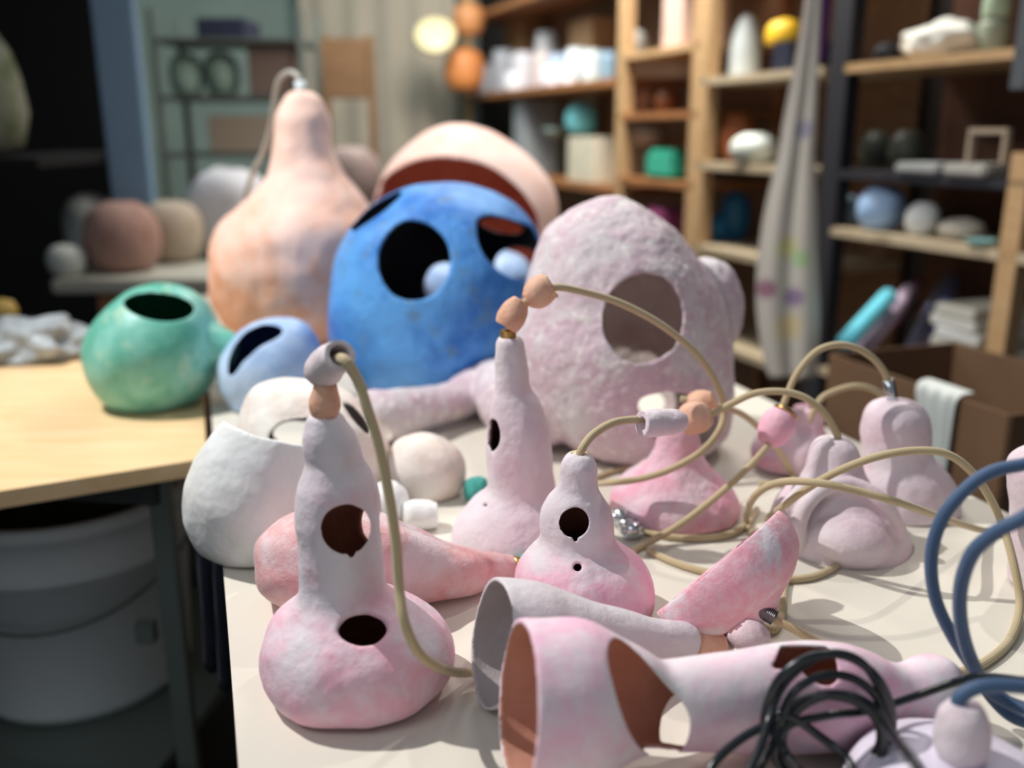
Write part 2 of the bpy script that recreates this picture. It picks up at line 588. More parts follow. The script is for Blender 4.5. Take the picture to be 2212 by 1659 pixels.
def box_bm(c, s, rz=0.0, bev=0.002, rx=0.0, ry=0.0):
    bm = bmesh.new(); bmesh.ops.create_cube(bm, size=1.0)
    bmesh.ops.scale(bm, vec=s, verts=bm.verts)
    if bev: bmesh.ops.bevel(bm, geom=bm.edges[:], offset=bev, segments=2, affect='EDGES')
    bm.transform(Matrix.Translation(c) @ Matrix.Rotation(rz, 4, 'Z') @ Matrix.Rotation(ry, 4, 'Y') @ Matrix.Rotation(rx, 4, 'X'))
    return bm


def join(*bms):
    out = bms[0]
    for b in bms[1:]:
        me = bpy.data.meshes.new('j'); b.to_mesh(me); b.free(); out.from_mesh(me); bpy.data.meshes.remove(me)
    return out


def prism_bm(poly, z0, z1):
    a = [Vector((x, y, z0)) for x, y in poly]; b = [Vector((x, y, z1)) for x, y in poly]
    return rings_bm([a, b])


def flatmesh(bm):
    return tomesh(bm, False)


def lathe_bm(c, prs, n=28, tilt=None):
    """prs: (r, z) open or closed profile around c"""
    rings = [[Vector((max(r, 0.0003) * cos(2 * pi * k / n), max(r, 0.0003) * sin(2 * pi * k / n), z)) for k in range(n)] for r, z in prs]
    bm = rings_bm(rings)
    if tilt: bm.transform(tilt)
    bm.transform(Matrix.Translation(c))
    return bm


# ================================================================== THE ROOM
TABAZ = None
U = Vector((-0.350, 0.937, 0)).normalized(); NW = Vector((0.937, 0.350, 0)).normalized()   # along / towards the shelf wall
D0 = 2.0                                                                                     # distance to the shelf fronts


def WL(a, d, z):
    return U * a + NW * d + Vector((0, 0, z))


M_FLOOR = plain('concrete_floor', (52, 50, 50), 0.75, var=0.25, vscale=4, bump=0.2)
M_WALLD = plain('dark_wall_paint', (44, 36, 32), 0.9, var=0.2, vscale=3)
M_WALLB = plain('grey_green_wall', (116, 130, 124), 0.9, var=0.15, vscale=2)
M_WALLK = plain('black_wall', (10, 10, 13), 0.9)


def struct(name, bm, m, label=None):
    o = put(name, flatmesh(bm), m, kind='structure')
    return o


struct('floor', box_bm((0, 3.0, -0.05), (9, 10.5, 0.1), bev=0), M_FLOOR)
WR = atan2(U.y, U.x) - pi / 2
struct('wall_right', box_bm(WL(3.2, D0 + 0.48, 1.6), (0.10, 9.0, 3.2), WR, 0), M_WALLD)
struct('wall_back', box_bm(WL(7.2, -0.6, 1.6), (6.0, 0.1, 3.2), WR, 0), M_WALLB)
struct('wall_left', box_bm((-2.30, 4.02, 1.6), (1.3, 0.1, 3.2), 0, 0), M_WALLK)
struct('wall_side', box_bm((-2.95, 2.0, 1.6), (0.1, 5.0, 3.2), 0, 0), M_WALLK)

# ------------------------------------------------------------------ main white table
a0 = T(480, 1200); a1 = T(515, 1659); b0 = T(1583, 828); b1 = T(2168, 1104)
ta = (a0 - a1).normalized(); tb = (b0 - b1).normalized()


def atY(p, d, y):
    return p + d * ((y - p.y) / d.y)


NEARY, FARL = 0.10, 2.62
L0, L1 = atY(a0, ta, NEARY), atY(a0, ta, FARL)
R0, R1 = atY(b0, tb, NEARY), atY(b0, tb, FARL + 0.12)
M_TBL = plain('white_plywood', (222, 216, 203), 0.55, var=0.05, vscale=5, bump=0.05, bscale=200)
nt = M_TBL.node_tree
tbl = empty('work_table', ((L0.x + R1.x) / 2, 1.3, 0), 'large white painted plywood table carrying the pink clay lamps', 'table')
put('tabletop', flatmesh(prism_bm([(L0.x, L0.y), (R0.x, R0.y), (R1.x, R1.y), (L1.x, L1.y)], TZ - 0.022, TZ)), M_TBL, tbl)
M_OLDW = plain('stained_timber', (96, 72, 52), 0.8, var=0.5, vscale=25, bump=0.6)
for (x, y) in ((L0.x + 0.20, 0.70), (L1.x + 0.12, 2.35), (R1.x - 0.15, 2.35), (R0.x - 0.15, 0.4)):
    put('leg', flatmesh(box_bm((x, y, (TZ - 0.022) / 2), (0.07, 0.07, TZ - 0.024), radians(17))), M_OLDW, tbl)
lx = atY(a0, ta, 0.86).x
put('leg', flatmesh(box_bm((lx + 0.03, 0.89, (TZ - 0.022) / 2), (0.075, 0.07, TZ - 0.024), radians(17))), M_OLDW, tbl)

# ------------------------------------------------------------------ maple bench on the left
M_BEN = wood('maple_block', (226, 190, 140), (238, 208, 166), 5, (1, 10, 6), 0.4, radians(5))
c0 = T(441, 990); c1 = T(0, 1060)
dn = (c1 - c0).normalized()
cr = atY(a0, ta, c0.y) + Vector((-0.012, 0, 0))
cf = atY(a0, ta, 2.02) + Vector((-0.012, 0, 0))
far_l = cf + dn * 1.2; near_l = Vector((cr.x, cr.y, 0)) + dn * 1.25
ben = empty('workbench', (cr.x - 0.6, 1.6, 0), 'maple topped workbench on grey metal legs, left of the white table', 'workbench')
put('benchtop', flatmesh(prism_bm([(near_l.x, near_l.y), (cr.x, cr.y), (cf.x, cf.y), (far_l.x, far_l.y)], TZ - 0.024, TZ)), M_BEN, ben)
M_MET = plain('grey_painted_metal', (112, 122, 116), 0.45, 0.3)
lp = P(372, 1300, cr.y + 0.04)
for (x, y) in ((lp.x, lp.y), (lp.x - 0.75, lp.y + 0.2), (lp.x - 0.2, 1.92), (lp.x - 0.95, 1.98)):
    put('leg', flatmesh(box_bm((x, y, (TZ - 0.025) / 2), (0.030, 0.030, TZ - 0.026), radians(8))), M_MET, ben)
put('foot_bracket', flatmesh(box_bm((lp.x - 0.045, lp.y, 0.50), (0.03, 0.02, 0.035), 0)), M_MET, ben)
SHZ = 0.27
put('lower_shelf', flatmesh(join(box_bm((lp.x - 0.42, lp.y + 0.33, SHZ - 0.012), (0.86, 0.60, 0.02), radians(-9)),
                                 box_bm((lp.x - 0.42, lp.y + 0.03, SHZ - 0.025), (0.86, 0.02, 0.04), radians(-9)))), M_MET, ben)
for k, (dx, dyy) in enumerate(((-0.42, 0.05),)):
    put('apron_rail', flatmesh(box_bm((lp.x + dx, lp.y + dyy, TZ - 0.055), (0.86, 0.02, 0.05), radians(-9))), plain('dark_rail', (60, 62, 62), 0.5), ben)

# bucket on the lower shelf
M_BKT = plain('white_plastic', (238, 242, 242), 0.5, var=0.06, vscale=3)
bc = Vector((-0.80, lp.y + 0.26, SHZ))
bk = empty('plastic_bucket', bc, 'wide white plastic bucket under the maple workbench', 'bucket')
put('tub', lathe_bm(bc, [(0.175, 0.001), (0.185, 0.02), (0.200, 0.27), (0.212, 0.272), (0.215, 0.282), (0.206, 0.292), (0.206, 0.345), (0.216, 0.348),
                         (0.218, 0.372), (0.206, 0.376), (0.198, 0.370), (0.194, 0.26), (0.180, 0.03), (0.01, 0.015)], 64), M_BKT, bk)
put('contents', lathe_bm(bc, [(.10, .24), (.193, .26), (.192, .30), (.12, .325), (.01, .33)], 40), plain('dark_clay_slops', (34, 30, 28), .9, bump=.5, bscale=20), bk, label='dark lumpy contents')
hp = [bc + Vector((0.214 * cos(a), 0.214 * sin(a), 0.0)) for a in (-0.9,)]
hpts = []
for i in range(25):
    a = pi + pi * i / 24 + 0.15
    hpts.append(bc + Vector((0.224 * cos(a), 0.224 * sin(a), 0.32 - 0.12 * sin(pi * i / 24))))
put('wire_handle', tube_mesh(hpts, 0.003, 8), M_MET, bk)
# dark bin liner behind, dark crate and cloth below the white table
M_NAVC = plain('navy_cloth', (30, 34, 48), 0.9, var=0.4, vscale=14)
cloth = bmesh.new()
rows = []
cA = P(405, 1010, 1.10); cB = P(500, 1010, 1.02)
for j in range(14):
    row = []
    for i in range(16):
        t = i / 15
        p = cA.lerp(cB, t); p.z = TZ - 0.03 - 0.20 * j / 13 - 0.02 * sin(t * 3)
        p.y += 0.012 * sin(i * 1.3 + j * 0.2)
        row.append(cloth.verts.new(p))
    rows.append(row)
for a, b in zip(rows[:-1], rows[1:]):
    for i in range(15): cloth.faces.new((a[i], a[i + 1], b[i + 1], b[i]))
co = tmpobj(cloth); mm = co.modifiers.new('s', 'SOLIDIFY'); mm.thickness = 0.004
bpy.context.view_layer.update()
me = bpy.data.meshes.new_from_object(co.evaluated_get(bpy.context.evaluated_depsgraph_get()))
dd = co.data; bpy.data.objects.remove(co); bpy.data.meshes.remove(dd)
for p in me.polygons: p.use_smooth = True
put('hanging_cloth', me, M_NAVC, label='dark navy cloth hanging below the left edge of the white table', cat='cloth')

# ================================================================== FOREGROUND CERAMICS
# ---- A: tall pink bottle lamp in front left
YA = T(775, 1478).y
A = empty('clay_lamp', (P(775, 1478, YA).x, YA, TZ), 'tall pale pink bottle lamp with two dark round holes, front left of the white table', 'lamp')
rowsA = [(1490, 775, 140), (1472, 775, 178), (1450, 775, 197), (1415, 772, 205), (1372, 766, 194), (1335, 752, 160), (1305, 742, 116), (1280, 740, 94),
         (1245, 738, 87), (1200, 736, 88), (1150, 731, 91), (1100, 729, 92), (1060, 727, 84), (1025, 725, 70), (1000, 722, 60),
         (975, 718, 60), (945, 712, 55), (920, 706, 44), (905, 704, 36), (899, 704, 26)]
YF = YA - 0.12
cutsA = [(ell(748, 1146, 52, 51, seed=1, wob=.04), YF, YA - 0.005), ([(752, 1190), (764, 1190), (763, 1204), (757, 1206)], YF, YA - 0.01),
         (ell(783, 1366, 56, 37, seed=2), YF, YA - 0.005), (ell(803, 1132, 24, 42, seed=3), YA, YA + 0.09)]
upright('body', A, YA, rowsA, [M_A, M_INB], wall=0.004, cuts=cutsA, voxel=0.0013, seed=1.3)
bead('spacer_bead', P(701, 902, YA), P(702, 828, YA), [.0095, .0125, .0125, .0105, .0085], M_PCH, A, seed=2.2)
tb0 = P(687, 806, YA + 0.014); tb1 = P(735, 766, YA - 0.026)
bead('end_bead', tb0, tb1, [.010, .0145, .0145, .0138, .0130, .0122], M_C, A, bore=0.0075, seed=3.1)
cord('cord', [(700, 800, YA + .006), (722, 778, YA - .012), (745, 778, YA - .034), (772, 820, YA - .035), (796, 890, None), (820, 970, None), (842, 1080, None), (856, 1180, None),
              (862, 1270, YA - .066), (874, 1345, YA - .078), (905, 1410, YA - .074), (955, 1444, YA - .045), (1005, 1453, YA - .005), (1060, 1440, 't'), (1110, 1415, 't'), (1170, 1390, 't')],
     parent=A)

# ---- B: mid lamp with the brass grommet
YB = T(1265, 1322).y
B = empty('clay_lamp', (P(1265, 1322, YB).x, YB, TZ), 'pink based bottle lamp with brass ring on top, in the centre of the table', 'lamp')
rowsB = [(1345, 1268, 105), (1325, 1266, 138), (1290, 1264, 150), (1250, 1260, 146), (1220, 1256, 130), (1195, 1252, 104), (1178, 1248, 84), (1160, 1247, 77), (1135, 1246, 77),
         (1110, 1245, 73), (1085, 1246, 60), (1065, 1249, 48), (1045, 1250, 44), (1015, 1250, 42), (998, 1250, 36), (988, 1251, 28), (984, 1251, 20)]
cutsB = [(ell(1241, 1137, 31, 31, seed=4, wob=.04), YB - 0.12, YB - .005), ([(1238, 1165), (1247, 1165), (1246, 1177), (1240, 1177)], YB - .12, YB - .01),
         (ell(1248, 1234, 11, 10, seed=5), YB - .14, YB - .005)]
upright('body', B, YB, rowsB, [M_B, M_INB], wall=0.004, cuts=cutsB, voxel=0.0013, seed=4.4)
g = P(1253, 984, YB)
put('grommet', ring_bm(g, (0.05, -0.15, 1), 0.0075, 0.0018), M_BRS, B)
cord('cord', [(1250, 995, YB), (1257, 970, YB), (1280, 940, None), (1320, 915, None), (1360, 907, None), (1400, 907, YB + 0.05), (1440, 908, YB + .055)], parent=B)
bead('end_bead', P(1386, 915, YB + .035), P(1476, 911, YB + .055), [.0125, .0135, .0135, .013, .012, .009], M_C, B, bore=0.006, seed=5.0)

# ---- C: tall lamp behind
YC = T(1112, 1165).y
Cc = empty('clay_lamp', (P(1112, 1165, YC).x, YC, TZ), 'tallest bottle lamp, pale lavender, with brass fitting and narrow side hole, before the big gourd', 'lamp')
rowsC = [(1185, 1112, 108), (1165, 1110, 132), (1140, 1110, 134), (1115, 1112, 122), (1092, 1116, 104), (1072, 1122, 82), (1055, 1127, 73), (1030, 1127, 71), (990, 1123, 70),
         (950, 1121, 67), (905, 1117, 59), (870, 1112, 50), (846, 1108, 40), (825, 1106, 37), (790, 1105, 36), (762, 1103, 34), (742, 1101, 31), (732, 1100, 24)]
cutsC = [(ell(1066, 943, 14, 34, seed=6, wob=.04), YC - 0.12, YC - .002), ([(1061, 970), (1067, 970), (1066, 986), (1062, 986)], YC - .12, YC - .01),
         (ell(1049, 1096, 7, 4, -0.3, seed=5), YC - .2, YC - .02)]
upright('body', Cc, YC, rowsC, [M_C, M_IND], wall=0.004, cuts=cutsC, voxel=0.0015, seed=6.1)
put('brass_fitting', sleeve_bm(P(1098, 732, YC), P(1097, 713, YC), 0.0087, 0.004, 32, ribs=4), M_BRS, Cc)
bead('bead', P(1093, 706, YC - .004), P(1126, 648, YC), [.013, .0155, .0155, .0135, .009], M_PCH, Cc, seed=7.0)
bq = bead('bead', P(1136, 650, YC), P(1188, 616, YC + .005), [.008, .0145, .0165, .0165, .0145], M_PCH, Cc, seed=8.0)
put('brass_ring', ring_bm(P(1190, 618, YC + .005), P(1190, 618, YC) - P(1136, 650, YC), 0.0125, 0.0016), M_BRS, bq)
cord('cord', [(1118, 668, YC), (1150, 640, YC), (1192, 621, YC), (1250, 628, None), (1340, 655, None), (1430, 703, None), (1505, 765, None), (1548, 830, None), (1564, 885, YC + .06),
              (1553, 930, YC + .05), (1515, 975, YC + .03), (1450, 1013, YC + .02), (1380, 1035, YC + .02), (1310, 1043, YC + .03), (1250, 1048, 't'), (1200, 1060, 't')], parent=Cc)

# ---- big rough egg with long neck
YD = T(1372, 962).y
G = empty('clay_gourd', (P(1372, 962, YD).x, YD, TZ), 'big rough lavender gourd with a large oval hole and long neck lying left', 'vessel')
rowsD = [(985, 1385, 100), (965, 1383, 150), (935, 1378, 184), (890, 1368, 209), (820, 1358, 226), (740, 1345, 231), (650, 1342, 212), (590, 1334, 190), (540, 1322, 163), (500, 1315, 134),
         (465, 1314, 88), (443, 1320, 48), (431, 1324, 20)]
prD = prof(YD, rowsD)
rrD, ptsD, _ = sweep_rings(prD, n=72, flat=True, wob=0.05, seed=2)
nk = [lie(790, 908, 58), lie(812, 908, 60), lie(850, 905, 55), lie(915, 890, 47), lie(985, 872, 45), lie(1060, 836, 54), lie(1120, 806, 70), lie(1200, 800, 90)]
nk[-2][0].y = YD - .01; nk[-1][0].y = YD
nkr, nkp, _ = sweep_rings([(p, r) for p, r in nk], n=48)
lump = sweep_rings([(P(1535, 775, YD + .03), .004), (P(1542, 760, YD + .03), .024), (P(1544, 720, YD + .03), .039), (P(1541, 675, YD + .03), .044), (P(1533, 625, YD + .03), .038), (P(1520, 590, YD + .03), .026), (P(1512, 570, YD + .03), .006)], n=32)[0]
ob = join(rings_bm(rrD), rings_bm(nkr), rings_bm(lump))
# fuse first, then hollow and cut
fused = carve(ob, (), 0.003, 0, ())
bmf = bmesh.new(); bmf.from_mesh(fused); bpy.data.meshes.remove(fused)
inD = rings_bm(sweep_rings(offset(prD, 0.007), n=72, flat=True, wob=0.05, seed=2)[0])
inN = rings_bm(sweep_rings([(nk[0][0] - Vector((.02, 0, 0)), nk[0][1] - .006)] + [(p, r - .006) for p, r in nk[1:-1]], n=40)[0])
cD = [inD, inN, polycut(ell(1390, 698, 86, 98, 0.15, seed=3, wob=.05), YD - .25, YD - .02),
      polycut([(1385, 870), (1430, 858), (1490, 862), (1535, 880), (1552, 920), (1530, 960), (1480, 975), (1430, 965), (1395, 935), (1378, 900)], YD - .25, YD - .02),
      polycut([(800, 903), (826, 918), (848, 945), (853, 968), (838, 972), (815, 950), (800, 925)], YD - .2, nk[1][0].y - .004),
      polycut(ell(1405, 880, 30, 26), YD + .0, YD + .3), polycut(ell(1212, 650, 62, 95), YD + .03, YD + .3)]  # last cut: unseen back-left hole added to let light into the cavity
me = carve(bmf, cD, 0.0026, 3, ((0.0035, 8), (0.0022, 22), (0.0014, 60), (0.0008, 130)), 5.0, cav=(0, 1))
me.transform(Matrix.Translation((0, 0, TZ - min(v.co.z for v in me.vertices) + .0002)))
put('body', me, [M_EGG, M_INE], G)

# ---- R: pink pedestal
YR = T(1457, 1105).y
rowsR = [(1128, 1458, 118), (1105, 1458, 136), (1080, 1457, 135), (1055, 1455, 122), (1030, 1458, 94), (1005, 1462, 66), (985, 1464, 54), (960, 1465, 48), (938, 1464, 45), (925, 1464, 40), (921, 1464, 30)]
upright('clay_lamp', None, YR, rowsR, [M_R], voxel=0.0017, lumps=((0.002, 16), (0.0009, 55), (0.0005, 120)), seed=9.2,
        label='rose pink pedestal lamp base with rough skirt, in front of the big gourd', cat='lamp')

# ---- S: lavender bell with folded lip
YS = T(1815, 1165).y
S_ = empty('clay_lamp', (P(1815, 1165, YS).x, YS, TZ), 'lavender bell lamp with a raised fold down its left side, under crossing cords', 'lamp')
rowsS = [(1196, 1815, 132), (1178, 1815, 145), (1140, 1812, 143), (1100, 1806, 126), (1070, 1803, 104), (1045, 1803, 78), (1020, 1803, 62), (990, 1803, 54), (965, 1803, 46), (952, 1802, 34), (947, 1802, 22)]
prS = prof(YS, rowsS)
oS = rings_bm(sweep_rings(prS, n=56, flat=True, wob=.05, seed=3)[0])
fold = rings_bm(sweep_rings([(P(1795, 950, YS - .012), .004), (P(1775, 965, YS - .012), .007), (P(1762, 995, YS - .016), .008), (P(1752, 1035, YS - .022), .008), (P(1722, 1068, YS - .030), .009),
                             (P(1695, 1110, YS - .036), .009), (P(1690, 1160, YS - .036), .008), (P(1700, 1190, YS - .03), .004)], n=20)[0])
boss = rings_bm(sweep_rings([(P(1835, 1212, YS - .042), .010), (P(1835, 1200, YS - .042), .034), (P(1834, 1175, YS - .042), .044), (P(1832, 1140, YS - .042), .044), (P(1829, 1108, YS - .038), .033), (P(1826, 1088, YS - .032), .012)], n=40, flat=True)[0])
ridge = rings_bm(sweep_rings([(P(1738, 1205, YS - .040), .004), (P(1724, 1165, YS - .050), .008), (P(1730, 1115, YS - .052), .009), (P(1758, 1072, YS - .044), .009), (P(1800, 1048, YS - .036), .009), (P(1856, 1052, YS - .036), .009),
                              (P(1905, 1085, YS - .044), .009), (P(1936, 1135, YS - .046), .008), (P(1945, 1185, YS - .040), .004)], n=20)[0])
me = carve(join(oS, fold, boss, ridge), (), 0.0016, 4, ((0.002, 15), (.0006, 45)), 3.3)
for v in me.vertices: v.co.z = max(v.co.z, TZ + .0002)
put('body', me, M_C, S_)
put('eyelet', ring_bm(P(1810, 948, YS), (0, 0, 1), 0.0055, 0.0012), M_STL, S_)
cord('cord', [(1812, 955, YS), (1806, 935, YS - .002), (1780, 893, None), (1740, 860, None), (1690, 846, None), (1630, 850, None), (1580, 872, None), (1535, 895, YS + .01), (1500, 905, YS + .01)], parent=S_)
bead('bead', P(1467, 908, YS + .02), P(1536, 897, YS + .005), [.011, .0165, .018, .018, .016, .010], M_PCH, S_, seed=11.0)

# ---- T: lavender lamp, back right
YT = T(1958, 1095).y
Tt = empty('clay_lamp', (P(1958, 1095, YT).x, YT, TZ), 'round headed lavender lamp with a steel ferrule, back right of the table', 'lamp')
rowsT = [(1118, 1958, 92), (1100, 1958, 108), (1065, 1957, 106), (1035, 1952, 96), (1010, 1946, 82), (990, 1938, 74), (965, 1934, 72), (935, 1934, 73), (905, 1934, 68), (885, 1934, 54), (874, 1934, 34), (870, 1934, 16)]
upright('body', Tt, YT, rowsT, [M_C], voxel=0.0017, seed=12.0)
put('ferrule', sleeve_bm(P(1932, 884, YT), P(1918, 820, YT), 0.0068, 0.001), M_STL, Tt)
cord('cord', [(1928, 860, YT), (1916, 815, YT), (1890, 778, None), (1850, 752, None), (1805, 745, None), (1760, 762, None), (1720, 810, None), (1697, 862, None), (1682, 905, YT - .04), (1670, 945, YT - .05),
              (1640, 985, None), (1590, 1035, None), (1520, 1095, None), (1450, 1145, None), (1385, 1187, T(1385, 1187).y), (1350, 1205, 't')], parent=Tt)
bq = bead('bead', P(1694, 896, YT - .035), P(1655, 958, YT - .05), [.017, .0195, .020, .019, .016, .009], M_PKB, Tt, seed=13.0, label='bright pink bead')
put('brass_ring', ring_bm(P(1697, 892, YT - .034), P(1694, 896, YT - .035) - P(1655, 958, YT - .05), 0.0135, 0.0022), M_BRS, bq)

# ---- U: pink pot at back right
YU = T(1703, 1005).y
rowsU = [(1018, 1710, 70), (1000, 1708, 84), (975, 1706, 84), (950, 1712, 74), (930, 1724, 56), (915, 1738, 40), (900, 1745, 36), (887, 1747, 34), (881, 1747, 28)]
upright('clay_pot', None, YU, rowsU, [M_R, M_IND], wall=0.005, cuts=[(ell(1757, 884, 10, 4), YU - .04, YU + .04)], seed=14.0, voxel=.0018, label='small rose pink pot with a pinched neck, behind the bright pink bead', cat='pot')

# ---- Q: pink half shell leaning
YQ = 0.80
axq = [((1552, 1222), 168), ((1566, 1238), 172), ((1590, 1265), 164), ((1612, 1290), 142), ((1632, 1312), 100), ((1642, 1324), 55), ((1645, 1328), 15)]
prQ = [(CAM + ray(x, y) * (.85 - .0022 * i), r * 0.85 / F) for i, ((x, y), r) in enumerate(axq)]
Q = empty('clay_lampshade', (prQ[2][0].x, YQ, TZ), 'pink and white half dome shade tipped on edge, with ribbed steel ferrule', 'lamp shade')
inQ = [(prQ[0][0] - (prQ[1][0] - prQ[0][0]) * 1.5, prQ[0][1] - .004)] + [(p, r - .0045) for p, r in prQ[:-2]]
me = carve(rings_bm(sweep_rings(prQ, n=64, wob=.09, seed=5)[0]), [rings_bm(sweep_rings(inQ, n=56, wob=.09, seed=5)[0])], 0.0014, 4, ((0.003, 14), (.0006, 45)), 6.6)
zq = min(v.co.z for v in me.vertices)
me.transform(Matrix.Translation((0, 0, TZ - zq + .0002)))
SHQ = TZ - zq
put('shell', me, [M_Q], Q)
put('ferrule', sleeve_bm(CAM + ray(1640, 1314) * .842, CAM + ray(1674, 1336) * .836, 0.0072, 0.0012, 28, ribs=10), M_STD, Q)
cord('cord', [(1648, 1320, (ray(1648, 1320) * .842).y), (1672, 1336, (ray(1672, 1336) * .836).y), (1720, 1362, None), (1790, 1400, 't'), (1870, 1436, 't'), (1950, 1450, 't')], parent=Q)
bead('clay_pebble', lie(1570, 1372, 20)[0], lie(1664, 1374, 22)[0], [.004, .013, .0165, .0165, .013, .004], M_C, None, seed=15.0, label='small oval pinkish pebble bead under the tipped half dome', cat='bead')

# ---- N: grey lavender bell lying
nb = straight(lie(1062, 1400, 145)[0] + Vector((0, .0, 0)), lie(1505, 1424, 44)[0] + Vector((0, .022, 0)), 1062, 1505, [(1062, 143), (1085, 142), (1140, 134), (1205, 112), (1290, 84), (1370, 62), (1430, 50), (1480, 46), (1500, 42), (1508, 34)])
Nn = empty('clay_lampshade', nb[3][0] - Vector((0, 0, nb[3][1])), 'plain grey lavender trumpet shade lying on its side, peach end bead', 'lamp shade')
inn = [(nb[0][0] - (nb[1][0] - nb[0][0]) * 1.0, nb[0][1] - .0035)] + [(p, r - .0038) for p, r in nb[:-2]]
me = carve(rings_bm(sweep_rings(nb, n=64, wob=.05, seed=7, sq=.84)[0]), [rings_bm(sweep_rings(inn, n=56, wob=.05, seed=7, sq=.84)[0])], 0.0013, 4, ((0.0018, 18), (.0005, 50)), 7.7, cav=(0,))
zz = min(v.co.z for v in me.vertices); me.transform(Matrix.Translation((0, 0, TZ - zz + .0002)))
put('shell', me, [M_N, M_ING], Nn)
bead('end_bead', nb[-1][0], nb[-1][0] + (nb[-1][0] - nb[0][0]).normalized() * .031, [.0115, .0125, .012, .0105, .0085], M_PCH, Nn, seed=16.0, label='peach end bead')

# ---- P: big pink shade, bottom
pb = straight(lie(1118, 1537, 190)[0] + Vector((0, -.004, 0)), lie(1990, 1504, 76)[0] + Vector((0, -.002, -.002)), 1118, 1990, [(1118, 190), (1145, 192), (1240, 186), (1320, 138), (1390, 90), (1450, 90), (1540, 103), (1650, 117), (1760, 120), (1840, 102),
      (1905, 72), (1940, 64), (1985, 76), (2030, 78), (2066, 54), (2082, 22)])
for k_, q_ in ((3, .001), (4, .004), (5, .004), (6, .002)):
    pb[k_] = (pb[k_][0] - Vector((0, 0, q_)), pb[k_][1] + q_)
Pp = empty('clay_lampshade', pb[5][0] - Vector((0, 0, pb[5][1])), 'largest pink lampshade lying at the front edge with wide mouth and side cut-outs', 'lamp shade')
inp = [(pb[0][0] - (pb[1][0] - pb[0][0]) * 1.0, pb[0][1] - .0035)] + [(p, r - .004) for p, r in pb[:-3]]
YP = pb[4][0].y
cP = [rings_bm(sweep_rings(inp, n=56, wob=.04, seed=8, sq=.86)[0]),
      polycut([(1330, 1400), (1375, 1432), (1430, 1490), (1472, 1535), (1490, 1580), (1478, 1628), (1450, 1650), (1420, 1654), (1390, 1640), (1355, 1590), (1328, 1510), (1314, 1435)], .30, YP - .004),
      polycut([(1428, 1560), (1452, 1520), (1482, 1520), (1500, 1570), (1495, 1630), (1460, 1640), (1425, 1620)], YP, YP + .2),
      polycut([(1675, 1445), (1690, 1412), (1730, 1401), (1775, 1408), (1802, 1445), (1806, 1490), (1780, 1502), (1748, 1488), (1722, 1466), (1690, 1464), (1668, 1462)], .30, pb[8][0].y - .002),
      polycut([(1700, 1480), (1740, 1478), (1760, 1500), (1735, 1515), (1705, 1505)], pb[8][0].y, pb[8][0].y + .2)]
me = carve(rings_bm(sweep_rings(pb, n=72, wob=.04, seed=8, sq=.86)[0]), cP, 0.0014, 4, ((0.0018, 18), (.0005, 50)), 8.8, cav=(0,))
zz = min(v.co.z for v in me.vertices); me.transform(Matrix.Translation((0, 0, TZ - zz + .0002)))
put('shell', me, [M_P, M_INP], Pp)

# ---- M: rose lumpy lamp lying behind A
mb = [lie(612, 1215, 30), lie(620, 1215, 70), lie(650, 1213, 104), lie(720, 1210, 116), lie(800, 1212, 108), lie(870, 1222, 88), lie(940, 1230, 68), lie(1000, 1234, 56), lie(1060, 1230, 36), lie(1095, 1228, 27), lie(1108, 1228, 24)]
Mm = empty('clay_lamp', mb[3][0] - Vector((0, 0, mb[3][1])), 'rose and peach lumpy gourd lamp lying down behind the front left bottle lamp', 'lamp')
me = carve(rings_bm(sweep_rings(mb, n=56, wob=.10, seed=9)[0]), (), 0.0016, 3, ((0.005, 16), (.0018, 40)), 9.9)
zz = min(v.co.z for v in me.vertices); me.transform(Matrix.Translation((0, 0, TZ - zz + .0002)))
put('body', me, M_M, Mm)
put('collar', sleeve_bm(mb[-2][0] + Vector((.005, 0, 0)), mb[-1][0] + Vector((.005, .001, 0)), .0125, .004), M_BRS, Mm, label='brass collar')
bead('end_bead', lie(1112, 1222, 20)[0], lie(1150, 1216, 18)[0], [.008, .010, .010, .007], M_TEA, Mm, seed=3, label='teal end bead')

# ---- L: white round bowl at the table's left edge
YL = T(562, 1185).y
rowsL = [(1200, 560, 70), (1185, 560, 104), (1155, 558, 131), (1115, 556, 147), (1070, 556, 152), (1025, 558, 147), (980, 562, 130), (945, 566, 108), (915, 568, 84), (900, 568, 66)]
upright('clay_bowl', None, YL, rowsL, [M_WH], wall=0.0035, open_top=True,
        cuts=[([(440, 800), (472, 905), (500, 928), (560, 952), (640, 968), (720, 985), (760, 800)], .5, 1.5, 1)], seed=17.0, smooth=3, n=64,
        label='smooth white round bowl with a slanting rim, overhanging the left table edge', cat='bowl')

# ---- J: bone white tilted shade behind L
YJ = T(690, 1060).y
rowsJ = [(1085, 700, 80), (1060, 695, 125), (1010, 685, 155), (950, 672, 160), (905, 662, 146), (870, 645, 118), (845, 630, 86), (836, 622, 60)]
upright('clay_lampshade', None, YJ, rowsJ, [M_OFF, M_ING], wall=0.004,
        cuts=[([(582, 955), (600, 925), (640, 912), (690, 914), (700, 940), (700, 965), (640, 968)], YJ - .2, YJ - .01),
              ([(740, 880), (760, 882), (790, 912), (802, 940), (786, 940), (760, 912)], YJ - .2, YJ - .01),
              (ell(640, 940, 50, 26), YJ, YJ + .2)], seed=18.0, voxel=.0018,
        label='bone white domed shade with a wide arched cut-out, behind the smooth white bowl', cat='lamp shade')

# ---- K: small bone pot
YK = T(922, 1062).y
rowsK = [(1078, 922, 50), (1062, 921, 72), (1035, 921, 84), (1005, 920, 84), (980, 916, 74), (962, 910, 56), (952, 905, 38), (949, 903, 24)]
upright('clay_pot', None, YK, rowsK, [M_OFF], seed=19.0, voxel=.0016,
        label='small bone white squat pot left of the tallest lamp', cat='pot')
